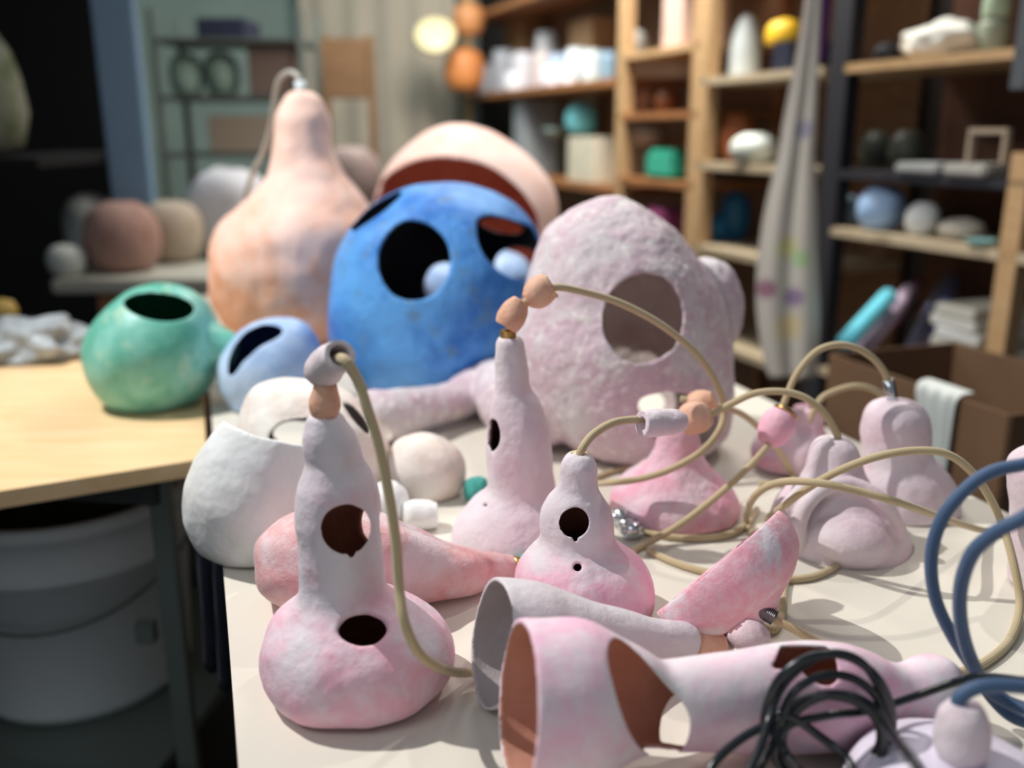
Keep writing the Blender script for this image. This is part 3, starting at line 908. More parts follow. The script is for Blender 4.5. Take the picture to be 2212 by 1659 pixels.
# white cups
wc0, wr0 = lie(872, 1112, 32); wc1, wr1 = lie(945, 1112, 30)
bead('clay_barrel', wc0, wc1, [.013, .017, .0175, .0175, .017, .014], M_WH, None, seed=20, label='short white barrel shaped piece lying in front of the squat bone pot', cat='clay piece')
bead('clay_egg', lie(800, 1105, 46)[0] + Vector((0, .025, 0)), lie(868, 1098, 40)[0] + Vector((0, .025, 0)), [.018, .024, .026, .024, .016], M_WH, None, seed=21,
     label='white egg shaped piece between the pink bottle lamp and the white barrel piece', cat='clay piece')
bead('clay_bead', lie(1004, 1060, 22)[0], lie(1052, 1056, 22)[0], [.010, .0155, .0165, .0165, .012], M_TEA, None, seed=22, label='teal glazed bead beside the foot of the tallest lamp', cat='bead')

# ---- I: light blue bowl
YI = T(590, 872).y
rowsI = [(890, 588, 62), (872, 588, 88), (835, 588, 108), (795, 588, 113), (760, 590, 104), (725, 594, 82), (705, 598, 58), (697, 600, 36)]
upright('clay_bowl', None, YI, rowsI, [M_LBL, M_NV2], wall=0.004, cuts=[([(494, 812), (500, 768), (530, 725), (575, 706), (610, 716), (606, 732), (570, 752), (530, 782), (505, 815)], YI - .2, YI - .005),
                                                                 (ell(655, 838, 48, 14), YI - .2, YI - .01)], seed=23.0, voxel=.002,
        label='light blue round vessel with a navy crescent hole, between green and blue pots', cat='vessel')

# ---- E: blue sphere
YE = T(948, 832).y
rowsE = [(858, 950, 110), (838, 948, 152), (800, 942, 192), (750, 940, 222), (690, 942, 234), (630, 946, 237), (565, 950, 228), (505, 954, 204), (460, 956, 165), (430, 957, 118), (413, 958, 70), (406, 958, 30)]
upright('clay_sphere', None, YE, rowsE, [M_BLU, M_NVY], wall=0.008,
        cuts=[(ell(895, 575, 77, 87, 0.1, seed=9), YE - .35, YE - .03), ([(1032, 488), (1062, 478), (1105, 488), (1150, 505), (1178, 545), (1172, 590), (1140, 615), (1092, 604), (1052, 570), (1034, 530)], YE - .35, YE - .02),
              ([(760, 502), (790, 468), (830, 440), (862, 424), (868, 436), (825, 470), (785, 498), (764, 512)], YE - .35, YE - .01),
              (ell(958, 622, 42, 44, seed=2), YE + .05, YE + .35), (ell(1120, 578, 50, 34, seed=2), YE + .05, YE + .35), (ell(1085, 498, 48, 14, .2), YE + .05, YE + .35)],
        seed=24.0, voxel=.003, lumps=((0.004, 8), (.0012, 30)),
        label='bright blue hollow globe pierced by large dark holes', cat='vessel')
YW = YE + .42
upright('clay_ball', None, YW, [(655, 1020, 60), (630, 1020, 120), (590, 1020, 130), (560, 1020, 110), (540, 1020, 60)], [M_LBL], voxel=.004, seed=1, z0=TZ,
        label='pale blue grey ball seen through the holes of the blue globe', cat='vessel')

# ---- F: big peach bulb
YFb = 1.93
Fb = empty('clay_lamp', (P(640, 700, YFb).x, YFb, TZ), 'huge peach bulb lamp with a long thick neck, tallest thing on the table', 'lamp')
rowsF = [(745, 640, 80), (725, 640, 125), (690, 640, 158), (640, 640, 183), (580, 640, 190), (525, 640, 184), (480, 645, 166), (445, 655, 136), (415, 662, 108), (385, 664, 84), (345, 658, 66), (300, 655, 60), (260, 655, 57),
         (232, 654, 46), (212, 653, 32), (203, 652, 18)]
upright('body', Fb, YFb, rowsF, [M_PEA], voxel=.003, lumps=((0.008, 8), (.003, 26)), seed=25.0)
put('tip_fitting', sleeve_bm(P(652, 208, YFb), P(648, 175, YFb), .011, .003), plain('white_fitting', (206, 220, 226), .4), Fb)
cord('cord', [(651, 195, YFb), (645, 168, YFb), (625, 156, None), (602, 175, None), (592, 225, None), (585, 275, None), (568, 330, None), (548, 368, YFb + .12), (530, 430, YFb + .2), (520, 500, YFb + .24), (515, 560, YFb + .3)], r=.0055, mat=M_GRYC, parent=Fb)

# ---- G: coral shade with big mouth behind blue globe
YG = 2.34
rowsG = [(655, 1005, 80), (635, 1005, 130), (590, 1005, 172), (530, 1005, 194), (470, 1006, 199), (410, 1005, 188), (360, 1000, 160), (320, 996, 120), (290, 992, 78), (275, 990, 40), (270, 990, 16)]
upright('clay_lampshade', None, YG, rowsG, [M_COR, M_TER], wall=0.012,
        cuts=[([(812, 425), (835, 385), (890, 352), (960, 342), (1040, 355), (1100, 392), (1145, 440), (1165, 500), (1150, 640), (1000, 700), (860, 640), (815, 520)], YG - .45, YG - .02)],
        seed=26.0, voxel=.0035, lumps=((0.004, 8),), label='coral pink dome shade with wide terracotta mouth, behind the blue globe', cat='lamp shade')

# ---- H: green pot on the bench
YH = T(338, 868).y
H = empty('clay_pot', (P(338, 868, YH).x, YH, TZ), 'sea green round pot with dark mouth standing on the maple workbench', 'pot')
rowsH = [(888, 332, 62), (872, 333, 92), (835, 334, 126), (790, 334, 143), (745, 334, 144), (705, 336, 130), (672, 340, 108), (648, 343, 84), (634, 341, 62), (626, 342, 40), (621, 342, 16)]
prH = prof(YH, rowsH)
sp = sweep_rings([(P(420, 745, YH), .07), (P(450, 752, YH), .048), (P(480, 758, YH), .036), (P(505, 762, YH), .030), (P(512, 763, YH), .018)], n=36)[0]
fused = carve(join(rings_bm(sweep_rings(prH, n=56, flat=True, wob=.04, seed=3)[0]), rings_bm(sp)), (), .003, 2, ())
bmf = bmesh.new(); bmf.from_mesh(fused); bpy.data.meshes.remove(fused)
inH = rings_bm(sweep_rings(offset(prH, .006), n=48, flat=True, wob=.04, seed=3)[0])
mouth = rings_bm([[P(345 + 76 * cos(a) - 3 * sin(a), 672 + 30 * sin(a) + 12 * cos(a), YH) + Vector((0, 0.0, dz)) for a in [2 * pi * k / 28 for k in range(28)]] for dz in (-.012, .0)])
# a tilted disc-shaped cut that opens the top
ctr = P(345, 668, YH)
mouth.free()
mt = []
for dz in (-.03, .05):
    mt.append([ctr + Vector((0.058 * cos(2 * pi * k / 28), -0.012 + 0.058 * sin(2 * pi * k / 28), dz)) for k in range(28)])
me = carve(bmf, [inH, polycut(ell(345, 669, 77, 29, .10), YH - .25, YH + .02)], .0024, 4, ((.003, 10),), 27.0, cav=(0,))
me.transform(Matrix.Translation((0, 0, TZ - min(v.co.z for v in me.vertices) + .0002)))
put('body', me, [M_GRN, M_DGR], H)

# ================================================================== CORDS ON THE TABLE
cord('braided_cable', [(1600, 1052, 't'), (1560, 1046, 't'), (1640, 1045, 't'), (1720, 1048, 't'), (1800, 1070, 't')][2:] + [(1880, 1100, 't')], label='short beige cord lying behind the folded lavender bell lamp', cat='cord')
cord('braided_cable', [(1470, 862, 1.06), (1510, 868, 1.06), (1540, 876, None), (1600, 893, None), (1650, 935, None), (1690, 985, None), (1712, 1035, T(1712, 1035).y), (1716, 1062, 't')], label='beige cord sagging from the rear peach bead past the bright pink bead', cat='cord')
bead('clay_bead', P(1482, 884, 1.065), P(1542, 862, 1.055), [.010, .015, .0165, .015, .009], M_PCH, None, seed=30, label='rear peach bead, half hidden above the rose pedestal lamp', cat='bead')
cord('braided_cable', [(1690, 1050, 't'), (1740, 930, 1.20), (1768, 868, 1.20), (1800, 846, None), (1850, 834, None), (1895, 846, None), (1925, 880, 1.24), (1945, 960, 1.30), (2000, 1040, 't'), (2040, 1060, 't')][1:], label='beige cord arching behind the round headed lamp', cat='cord')
cord('braided_cable', [(1640, 1180, 't'), (1612, 1130, 't'), (1628, 1075, .93), (1680, 1043, .90), (1760, 1042, .87), (1850, 1060, .86), (1950, 1088, .86), (2050, 1124, None), (2140, 1150, 't'), (2230, 1165, 't')], label='beige cord looping low across the front of the folded lavender bell lamp', cat='cord')
cord('braided_cable', [(1655, 1120, 't'), (1690, 1095, .92), (1740, 1058, .89), (1810, 1018, .87), (1900, 985, .86), (1990, 973, .86), (2055, 985, .86), (2112, 1035, .86), (2160, 1120, .85), (2190, 1220, .82), (2203, 1310, .80),
                     (2180, 1385, 't'), (2120, 1435, 't'), (2050, 1455, 't'), (1990, 1440, 't')], label='long beige cord making the big open loop at the right of the table', cat='cord')
cord('braided_cable', [(1300, 1060, 't'), (1340, 1110, 't'), (1390, 1146, 't'), (1470, 1162, 't'), (1560, 1158, 't'), (1610, 1135, 't'), (1635, 1100, 't'), (1600, 1062, 't'), (1640, 1040, 't'), (1690, 1045, 't')][1:7], label='beige cord curled round the foot of the rose pedestal lamp', cat='cord')
cord('braided_cable', [(1400, 1188, 't'), (1450, 1212, 't'), (1510, 1232, 't'), (1600, 1250, 't'), (1690, 1252, 't'), (1750, 1247, 't'), (1790, 1232, 't'), (1806, 1222, 't')], label='beige cord from the steel clamp running behind the tipped half dome', cat='cord')
cord('braided_cable', [(1700, 1240, 't'), (1692, 1280, 't'), (1690, 1320, 't'), (1672, 1360, 't'), (1640, 1350, 't')], label='short beige cord end beside the ribbed steel ferrule', cat='cord')
cord('braided_cable', [(1255, 1052, 't'), (1300, 1026, 't'), (1345, 1014, 't'), (1400, 1012, 't')], label='beige cord on the table between the tallest lamp and rose pedestal', cat='cord')

# steel clamp
ck = lie(1352, 1128, 18)[0]
CK = empty('steel_clamp', T(1365, 1150), 'shiny zinc cable clamp lying beside the rose pedestal lamp', 'clamp')
p0 = T(1340, 1112, TZ + .012); p1 = T(1392, 1176, TZ + .012)
ax = (p1 - p0).normalized(); sd = ax.cross(Vector((0, 0, 1))).normalized()
for s in (-1, 1):
    bmx = rings_bm([[p0 + sd * (s * .008) + ax * a + Vector((0, 0, b)) + sd * w2 for a, b in ((0, -.007), (.045, -.007), (.045, .004), (0, .004))] for w2 in (-.0012, .0012)])
    put('jaw_plate', flatmesh(bmx), M_STL, CK)
for k, (dd_, rr0) in enumerate(((.004, .0095), (.026, .0055), (.045, .0095))):
    c = p0 + ax * dd_
    put('roller', sleeve_bm(c - sd * .010, c + sd * .010, rr0, .0035), M_STL, CK)
put('screw', sleeve_bm(p0 + ax * .045 - sd * .013, p0 + ax * .045 + sd * .014, .0035, .0012), M_STL, CK)
put('screw', sleeve_bm(p0 + ax * .004 - sd * .013, p0 + ax * .004 + sd * .014, .0035, .0012), M_STL, CK)

# ---- blue cords, bottom right
BZ = TZ
cord('braided_cable', [(2300, 985, .62), (2212, 1003, .62), (2140, 1020, None), (2085, 1058, None), (2035, 1120, None), (2012, 1200, None), (2020, 1290, None), (2055, 1370, None), (2100, 1440, .63), (2145, 1510, .63), (2200, 1555, .62), (2290, 1600, .62)],
     r=.0048, mat=M_CRB, label='blue cord forming the outer tall loop at the right edge', cat='cord')
cord('braided_cable', [(2300, 1060, .55), (2212, 1118, .56), (2150, 1150, None), (2098, 1200, None), (2074, 1280, None), (2080, 1370, None), (2110, 1450, .61), (2150, 1500, .61), (2212, 1530, .60), (2300, 1550, .58)],
     r=.0050, mat=M_CRB, label='blue cord forming the inner loop, crossing beside the black cable', cat='cord')
# ---- front right bead lamp
Z = empty('clay_lamp', (P(2065, 1640, .58).x, .58, TZ), 'mauve knob topped shade with blue cord at the bottom right corner', 'lamp')
zc = P(2068, 1650, .527)
zr = [(Vector((zc.x, zc.y, TZ)), .060), (Vector((zc.x, zc.y, TZ + .015)), .070), (Vector((zc.x, zc.y, TZ + .035)), .062), (Vector((zc.x, zc.y, TZ + .046)), .040), (Vector((zc.x, zc.y, TZ + .050)), .018), (Vector((zc.x, zc.y, TZ + .051)), .008)]
me = carve(rings_bm(sweep_rings(zr, n=48, flat=True)[0]), (), .0016, 4, ((.0015, 18),), 31)
me.transform(Matrix.Translation((0, 0, TZ - min(v.co.z for v in me.vertices) + .0002)))
put('shade', me, clay('pale_violet_slip', (226, 218, 234), (218, 208, 224), .5, 12, .2), Z)
ztop = Vector((zc.x, zc.y, TZ + .0495))
bead('knob', ztop, ztop + Vector((0.0, 0.0, .042)), [.0135, .0170, .0175, .0165, .0145, .0095], M_C, Z, voxel=.0012, seed=32)
cord('cord', [(2069, 1535, .527), (2072, 1510, .527), (2098, 1490, None), (2140, 1481, None), (2212, 1484, .525), (2300, 1495, .525)], r=.0048, mat=M_CRB, parent=Z)

# ---- right edge lamp
upright('clay_lamp', None, .86, [(1320, 2262, 60), (1290, 2262, 78), (1230, 2262, 80), (1150, 2262, 76), (1080, 2260, 82), (1030, 2260, 78), (1000, 2260, 50), (985, 2260, 20)], [M_C], seed=33,
        z0=TZ, label='tall lavender pink lamp at the right edge, mostly out of view', cat='lamp')

# ---- black cable coil lying on the big pink shade
rB = .0031
coil = []
cz = 0.0


def cc(px, py, y): return (px, py, y)


loops = [(1790, 1560, 138, 148, .555), (1800, 1575, 115, 118, .55), (1785, 1590, 118, 88, .548), (1800, 1600, 110, 100, .542)]
spec = [(1520, 1690, .52), (1550, 1640, .53), (1610, 1590, .545), (1690, 1550, .552)]
k = 0
for (cx, cy_, rx, ry, Yq) in loops:
    for i in range(10):
        a = pi + 2 * pi * i / 10 + 0.1 * k
        spec.append((cx + rx * cos(a), cy_ + ry * sin(a), Yq + .006 * sin(a * 1.3 + k)))
    k += 1
spec += [(1700, 1570, .545), (1790, 1545, .55), (1880, 1535, .56), (1960, 1510, .575), (2060, 1475, .59), (2120, 1462, .59), (2212, 1470, .58), (2300, 1480, .58)]
pts = [Vector(q) for q in catmull([tuple(P(x, y, yy)) for x, y, yy in spec], 8)]
BC = empty('black_cable', (P(1790, 1600, .55).x, .55, TZ), 'tangled coil of glossy black cable draped over the largest pink shade', 'cable')
put('coil', tube_mesh(pts, rB, 10), M_BLK, BC)
for spec in ([(1600, 1700, .50), (1640, 1620, .52), (1660, 1560, .54), (1680, 1500, .55), (1720, 1450, .555), (1790, 1412, .56), (1860, 1430, .56), (1905, 1500, .555), (1925, 1590, .55), (1880, 1680, .53)],
             [(1740, 1700, .50), (1700, 1630, .53), (1672, 1580, .54), (1700, 1545, .545), (1770, 1590, .545), (1830, 1640, .53), (1850, 1700, .51)],
             [(1620, 1700, .50), (1680, 1590, .54), (1740, 1520, .55), (1820, 1500, .552), (1890, 1530, .55), (1922, 1580, .52), (1962, 1630, .46), (2010, 1700, .43)]):
    put('strand', tube_mesh([Vector(q) for q in catmull([tuple(P(x, y, yy)) for x, y, yy in spec], 8)], rB, 10), M_BLK, BC)

exec_background = True
# ================================================================== BACKGROUND
# ---- crumpled plastic bag on the bench
bgp = P(60, 770, 1.86)
bag = bmesh.new(); bmesh.ops.create_icosphere(bag, subdivisions=5, radius=1.0)
for v in bag.verts:
    c = v.co.copy()
    d = 1 + 0.35 * noise.noise(c * 1.9) + 0.12 * noise.noise(c * 4.3)
    v.co = Vector((c.x * .13 * d, c.y * .08 * d, max(0.0, .03 + c.z * .055 * d)))
bag.transform(Matrix.Translation((bgp.x, bgp.y, TZ)))
put('plastic_bag', bag, plain('cloudy_plastic', (150, 158, 164), .45, var=.3, vscale=14, bump=.6, bscale=30), label='crumpled cloudy plastic bag at the back left of the maple workbench', cat='bag')
yb = P(6, 672, 2.15)
put('yellow_ball', lathe_bm((yb.x, yb.y, yb.z - .03), [(.004, 0), (.025, .006), (.034, .03), (.026, .052), (.004, .06)]), plain('ochre_yellow', (190, 160, 84), .6), label='small ochre yellow ball behind the plastic bag', cat='ball')
ystand = box_bm((yb.x - .02, yb.y + .02, (yb.z - .031) / 2), (.25, .15, yb.z - .032), 0, .003)
put('dark_cabinet', flatmesh(ystand), M_WALLK, label='low black cabinet behind the workbench, under the ochre ball', cat='cabinet')

# ---- table with round pots, left back
YT2 = 2.95
lt = empty('side_table', P(300, 620, YT2 + .2) * 1.0, 'pale topped low table with brown drawer front, carrying round pots at the left', 'table')
lt.location.z = 0
tl = P(108, 600, YT2); tr = P(720, 585, YT2)
topz = P(110, 606, YT2).z
put('tabletop', flatmesh(box_bm(((tl.x + tr.x) / 2, YT2 + .40, topz - .02), (tr.x - tl.x, .80, .045), 0, .006)), plain('pale_stone_top', (186, 184, 172), .7, var=.1), lt)
put('drawer_front', flatmesh(box_bm(((tl.x + tr.x) / 2 + .05, YT2 + .40, (topz - .045) / 2), (tr.x - tl.x - .14, .70, topz - .046), 0, .006)), wood('drawer_wood', (170, 116, 72), (190, 136, 90), 6), lt)


def ball(name, px, py, rpx, Y, mat, label, cat='vessel', squash=1.0, zb=None, group=None, cut=None):
    """round pot whose outline is centred on that pixel, standing at zb"""
    c = P(px, py, Y); r = rpx * dep(c) / F
    if zb is None: zb = c.z - r * squash
    hz = r * squash
    pr = [(0.45 * r, 0), (0.75 * r, .13 * hz), (0.95 * r, .55 * hz), (r, 1.0 * hz), (0.94 * r, 1.45 * hz), (0.72 * r, 1.8 * hz), (.40 * r, 1.97 * hz), (.30 * r, 1.99 * hz), (.27 * r, 1.9 * hz), (.01 * r, 1.86 * hz)]
    s = catmull(pr, 4)
    bm = lathe_bm((c.x, c.y, zb), [(max(q[0], .001), q[1]) for q in s], 40)
    for v in bm.verts:
        n_ = noise.noise(v.co * 9 + Vector((px, 0, 0)))
        v.co += (v.co - Vector((c.x, c.y, zb + hz))) * .05 * n_
        v.co.z = max(v.co.z, zb)
    return put(name, bm, mat, label=label, cat=cat, group=group)


tz2 = topz + .003
M_BP = clay('brown_pink_pot', (178, 146, 134), (162, 118, 106), .5, 6, .2)
M_BG = clay('beige_pot', (190, 176, 158), (170, 152, 132), .5, 6, .2)
M_LV = clay('lilac_white_pot', (206, 206, 212), (190, 180, 180), .4, 5, .1)
M_GW = clay('grey_white_pot', (200, 206, 202), (180, 186, 180), .5, 6, .2)
ball('round_pot', 262, 495, 80, YT2 + .20, M_BP, 'brownish pink round pot, second from the left on the pale topped side table', zb=tz2, squash=.93)
ball('round_pot', 372, 485, 66, YT2 + .44, M_BG, 'beige round pot in the middle of the pale topped side table', zb=tz2, squash=.98)
ball('round_pot', 498, 455, 92, YT2 + .62, M_LV, 'large lilac white round pot at the right of the side table row', zb=tz2, squash=1.0)
ball('round_pot', 195, 490, 54, YT2 + .44, M_GW, 'grey white pot at the back left of the side table', zb=tz2, squash=1.35)
ball('round_pot', 140, 530, 40, YT2 + .08, M_GW, 'small grey white pot at the left end of the side table', zb=tz2, squash=.85)
ball('round_pot', 760, 380, 62, YT2 + .92, clay('mauve_pot', (150, 132, 128), (128, 110, 108), .5, 6, .2), 'mauve grey pot behind the neck of the huge peach lamp', zb=None)
st = box_bm((P(760, 380, YT2 + .92).x, YT2 + .92, (P(760, 442, YT2 + .92).z - .005) / 2), (.3, .25, P(760, 442, YT2 + .92).z - .012), 0, .004)
put('plinth', flatmesh(st), plain('taupe_plinth', (110, 100, 92), .8), label='taupe plinth under the mauve grey pot', cat='plinth')

# ---- left: blue post, hanging pale bag at the far left, dark curtain
bp0 = P(262, 0, 3.4); bp1 = P(300, 400, 3.4)
put('trim_1', flatmesh(box_bm((P(275, 280, 3.4).x, 3.4, 1.5), (.13, .12, 3.0), .2, .006)), plain('blue_paint', (110, 138, 164), .7), kind='structure')
pbm = lathe_bm((P(10, 330, 3.0).x, 3.0, P(10, 330, 3.0).z), [(.02, 0), (.06, .02), (.085, .12), (.075, .22), (.055, .30), (.02, .36), (.004, .365)])
put('hanging_pot', pbm, clay('pale_green_white', (150, 152, 136), (96, 112, 72), .5, 5, .1), label='pale green and white hanging vessel at the left edge', cat='vessel')
put('shelf_bracket', flatmesh(box_bm((P(10, 335, 3.0).x, 3.3, P(10, 335, 3.0).z - .02), (.35, .9, .03), 0, .003)), M_WALLK, label='black wall shelf under the pale green vessel', cat='shelf')

# ---- back: grey green alcove things
YB2 = 5.2


def bbox(name, x0, y0, x1, y1, Y, depth, mat, label, cat, zb=None, rz=0.0, parent=None, bev=.004, group=None):
    a = P(x0, y1, Y); b = P(x1, y0, Y)
    zlo = a.z if zb is None else zb
    c = ((a.x + b.x) / 2, Y + depth / 2, (zlo + b.z) / 2)
    return put(name, flatmesh(box_bm(c, (b.x - a.x, depth, b.z - zlo), rz, bev)), mat, parent, label=label, cat=cat, group=group)


rackY = 4.6
rk = empty('storage_rack', (P(480, 300, rackY).x, rackY, 0), 'grey storage rack in front of the back wall, between blue post and taupe curtain', 'rack')
zs = [P(480, 205, rackY).z, P(480, 80, rackY).z, P(480, 330, rackY).z]
xa, xb = P(340, 200, rackY).x, P(655, 200, rackY).x
for z in zs:
    put('shelf', flatmesh(box_bm(((xa + xb) / 2, rackY + .2, z - .012), (xb - xa, .4, .022), 0, .002)), plain('rack_grey', (80, 84, 80), .7), rk)
for x in (xa, xb):
    for y in (rackY + .01, rackY + .39):
        put('post', flatmesh(box_bm((x, y, .9), (.03, .03, 1.8), 0, .002)), M_MET, rk)
bbox('storage_box', 425, 38, 525, 79, rackY + .02, .3, plain('navy_box', (24, 30, 54), .8), 'dark navy box on the top of the grey storage rack', 'box', zb=zs[1] + .001)
ball('round_jar', 402, 155, 36, rackY + .15, plain('mint_grey', (140, 164, 152), .6), 'mint grey jar at the left on the storage rack', zb=zs[0] + .001, squash=1.2, cat='jar')
ball('round_jar', 478, 158, 38, rackY + .15, plain('sage_grey', (128, 150, 138), .6), 'sage grey jar in the middle on the storage rack', zb=zs[0] + .001, squash=1.2, cat='jar')
bbox('storage_box', 540, 90, 628, 203, rackY + .03, .3, plain('brown_box', (98, 80, 72), .8), 'dull brown box at the right on the storage rack', 'box', zb=zs[0] + .001)
bbox('storage_box', 455, 250, 590, 328, rackY + .02, .3, plain('beige_sack', (140, 126, 110), .9), 'beige bundle on the lower shelf of the storage rack', 'box', zb=zs[2] + .001)
# taupe curtain
cur = bmesh.new(); rows = []
for j in range(2):
    rows.append([cur.verts.new(P(645 + i * 5.6, 0, 6.75 - .20 * i / 60).xy.to_3d() + Vector((0, .018 * sin(i * .5), 0.02 if j == 0 else 3.0))) for i in range(61)])
for i in range(60): cur.faces.new((rows[0][i], rows[0][i + 1], rows[1][i + 1], rows[1][i]))
co = tmpobj(cur); mm = co.modifiers.new('s', 'SOLIDIFY'); mm.thickness = .01
bpy.context.view_layer.update()
me = bpy.data.meshes.new_from_object(co.evaluated_get(bpy.context.evaluated_depsgraph_get()))
dd = co.data; bpy.data.objects.remove(co); bpy.data.meshes.remove(dd)
put('curtain', me, plain('taupe_cloth', (160, 149, 134), .9, var=.08, vscale=3), label='taupe curtain hanging at the back behind the coral shade', cat='curtain')
ch = empty('wooden_chair', (P(745, 300, 4.78).x, 4.78, 0), 'brown wooden high-backed chair in front of the taupe curtain', 'chair')
wch = wood('chair_wood', (110, 82, 56), (134, 102, 72), 6)
cxm, cxn = P(700, 100, 4.78).x, P(800, 100, 4.78).x; ct = P(745, 78, 4.78).z
for x in (cxm, cxn):
    put('leg', flatmesh(box_bm((x, 4.78, ct / 2), (.035, .035, ct), 0, .003)), wch, ch)
    put('leg', flatmesh(box_bm((x, 4.40, .3), (.035, .035, .6), 0, .003)), wch, ch)
put('seat', flatmesh(box_bm(((cxm + cxn) / 2, 4.58, .615), (cxn - cxm + .05, .45, .03), 0, .004)), wch, ch)
put('backrest', flatmesh(box_bm(((cxm + cxn) / 2, 4.78, ct - .15), (cxn - cxm, .02, .28), 0, .004)), wch, ch)

# ================================================================== SHELF WALL
M_PINE = wood('pine', (172, 138, 98), (188, 156, 116), 5, (10, 1, 10))
M_PINB = wood('brown_shelf_wood', (140, 92, 56), (164, 112, 70), 5, (10, 1, 10))
M_PALE = wood('pale_shelf_wood', (170, 154, 128), (186, 170, 144), 5, (10, 1, 10))


def wallpt(px, d=0.0):
    """plan point where the pixel column meets the plane D0+d"""
    q = ray(px, 275); q = Vector((q.x, q.y, 0)) / q.y
    Y = (D0 + d) / q.dot(NW)
    return q * Y


def shelf_board(x0, x1, z, mat, parent, depth=.40, th=.028):
    a = wallpt(x0); b = wallpt(x1)
    L = (a - b).length; c = (a + b) / 2 + NW * (depth / 2) + Vector((0, 0, z - th / 2))
    return put('shelf', flatmesh(box_bm(c, (depth, L, th), WR, .002)), mat, parent)


def shelf_post(px, w, z0, z1, mat, parent, d=0.0, dp=.05, name='upright'):
    a = wallpt(px) + NW * d
    c = a + NW * (dp / 2) + Vector((0, 0, (z0 + z1) / 2))
    return put(name, flatmesh(box_bm(c, (dp, w, z1 - z0), WR, .002)), mat, parent)


u1 = wallpt(1180)
sh = empty('shelving_unit', (u1.x, u1.y, 0), 'long pine shelving unit filling the upper middle, left of the hanging apron', 'shelving')
for px, w in ((1004, .05), (1337, .075), (1505, .12)):
    shelf_post(px, w, .0, 2.3, M_PINE, sh)
for px in (1010, 1337, 1505):
    shelf_post(px, .04, .0, 2.3, M_PINB, sh, d=.36, dp=.04)
SZ = {'c': (1.49, 1.98, 1.0, .62), 'm': (1.585, 1.33, 1.02, .70), 'l': (1.45, 1.135, .815, .45)}
for z in SZ['c']: shelf_board(1004, 1337, z, M_PINB, sh, th=.035)
for z in (1.585, 1.98): shelf_board(1337, 1505, z, M_PINE, sh)
for z in (1.33, 1.05, .75): shelf_board(1337, 1505, z, M_PINB, sh)
for z in (1.45, 1.135, .815, .45, 1.9): shelf_board(1505, 1768, z, M_PALE, sh)
pa, pb2 = wallpt(1004) + NW * .40, wallpt(1768) + NW * .40
cc_ = (pa + pb2) / 2 + Vector((0, 0, 1.15))
put('back_panel', flatmesh(box_bm(cc_, (.015, (pa - pb2).length, 2.3), WR, .001)), wood('back_ply', (132, 98, 72), (112, 82, 58), 4, (10, 1, 10)), sh)
u2 = wallpt(1980)
sh2 = empty('shelving_unit', (u2.x, u2.y, 0), 'nearer pine shelving unit with dark end post, at the right of the picture', 'shelving')
M_DKP = plain('dark_navy_post', (20, 20, 30), .8)
shelf_post(1800, .09, 0, 2.3, M_DKP, sh2, name='end_post')
shelf_post(2215, .06, 0, 1.20, M_PINE, sh2)
shelf_post(2185, .05, 1.35, 2.3, plain('grey_post', (70, 76, 82), .6), sh2)
for z, m in ((1.45, M_PINE), (1.9, M_PINB), (1.135, M_DKP), (.957, M_PALE), (.50, M_PALE), (.2, M_PALE)):
    shelf_board(1812, 2330, z, m, sh2)
pa, pb2 = wallpt(1812) + NW * .41, wallpt(2330) + NW * .41
put('back_panel', flatmesh(box_bm((pa + pb2) / 2 + Vector((0, 0, 1.15)), (.015, (pa - pb2).length, 2.3), WR, .001)), plain('dark_back_panel', (88, 58, 42), .9, var=.5, vscale=3), sh2)


def sball(px, rpx, z, mat, label, d=.14, sq=1.0, cat='pot', name='pot', prs=None, group=None):
    a = wallpt(px, d); dpt = a.y * 1.0
    r = rpx * dpt / F
    pr = prs or [(.5, 0), (.85, .3), (1.0, .9), (.9, 1.5), (.6, 1.85), (.35, 2.0), (.3, 1.9), (.02, 1.8)]
    s = catmull([(q[0] * r, q[1] * r * sq) for q in pr], 3)
    bm = lathe_bm((a.x, a.y, z + .001), [(max(q[0], .0008), max(0, q[1])) for q in s], 28)
    return put(name, bm, mat, label=label, cat=cat, group=group)


def sbox(px, wpx, hpx, z, mat, label, d=.06, dp=.22, cat='box', name='storage_box', rz=0.0, bev=.004, group=None):
    a = wallpt(px, d); k = a.y / F
    c = a + NW * (dp / 2) + Vector((0, 0, z + .001 + hpx * k / 2))
    return put(name, flatmesh(box_bm(c, (dp, wpx * k / 1.05, hpx * k), WR + rz, bev)), mat, label=label, cat=cat, group=group)


BOT = [(.9, 0), (1, .1), (1, 1.8), (.7, 2.3), (.35, 2.6), (.33, 3.0), (.02, 3.0)]
JAR = [(.9, 0), (1, .06), (1, 1.7), (.85, 1.9), (.85, 2.1), (.02, 2.12)]
CONE = [(1, 0), (1, .1), (.95, 2.2), (.6, 3.6), (.3, 4.1), (.02, 4.2)]
BOWL = [(.45, 0), (.8, .25), (1, .6), (.96, .62), (.75, .3), (.02, .12)]


def cm(c, r=.5, v=.08): return plain('finish_%d_%d_%d' % c, c, r, var=v, vscale=8)


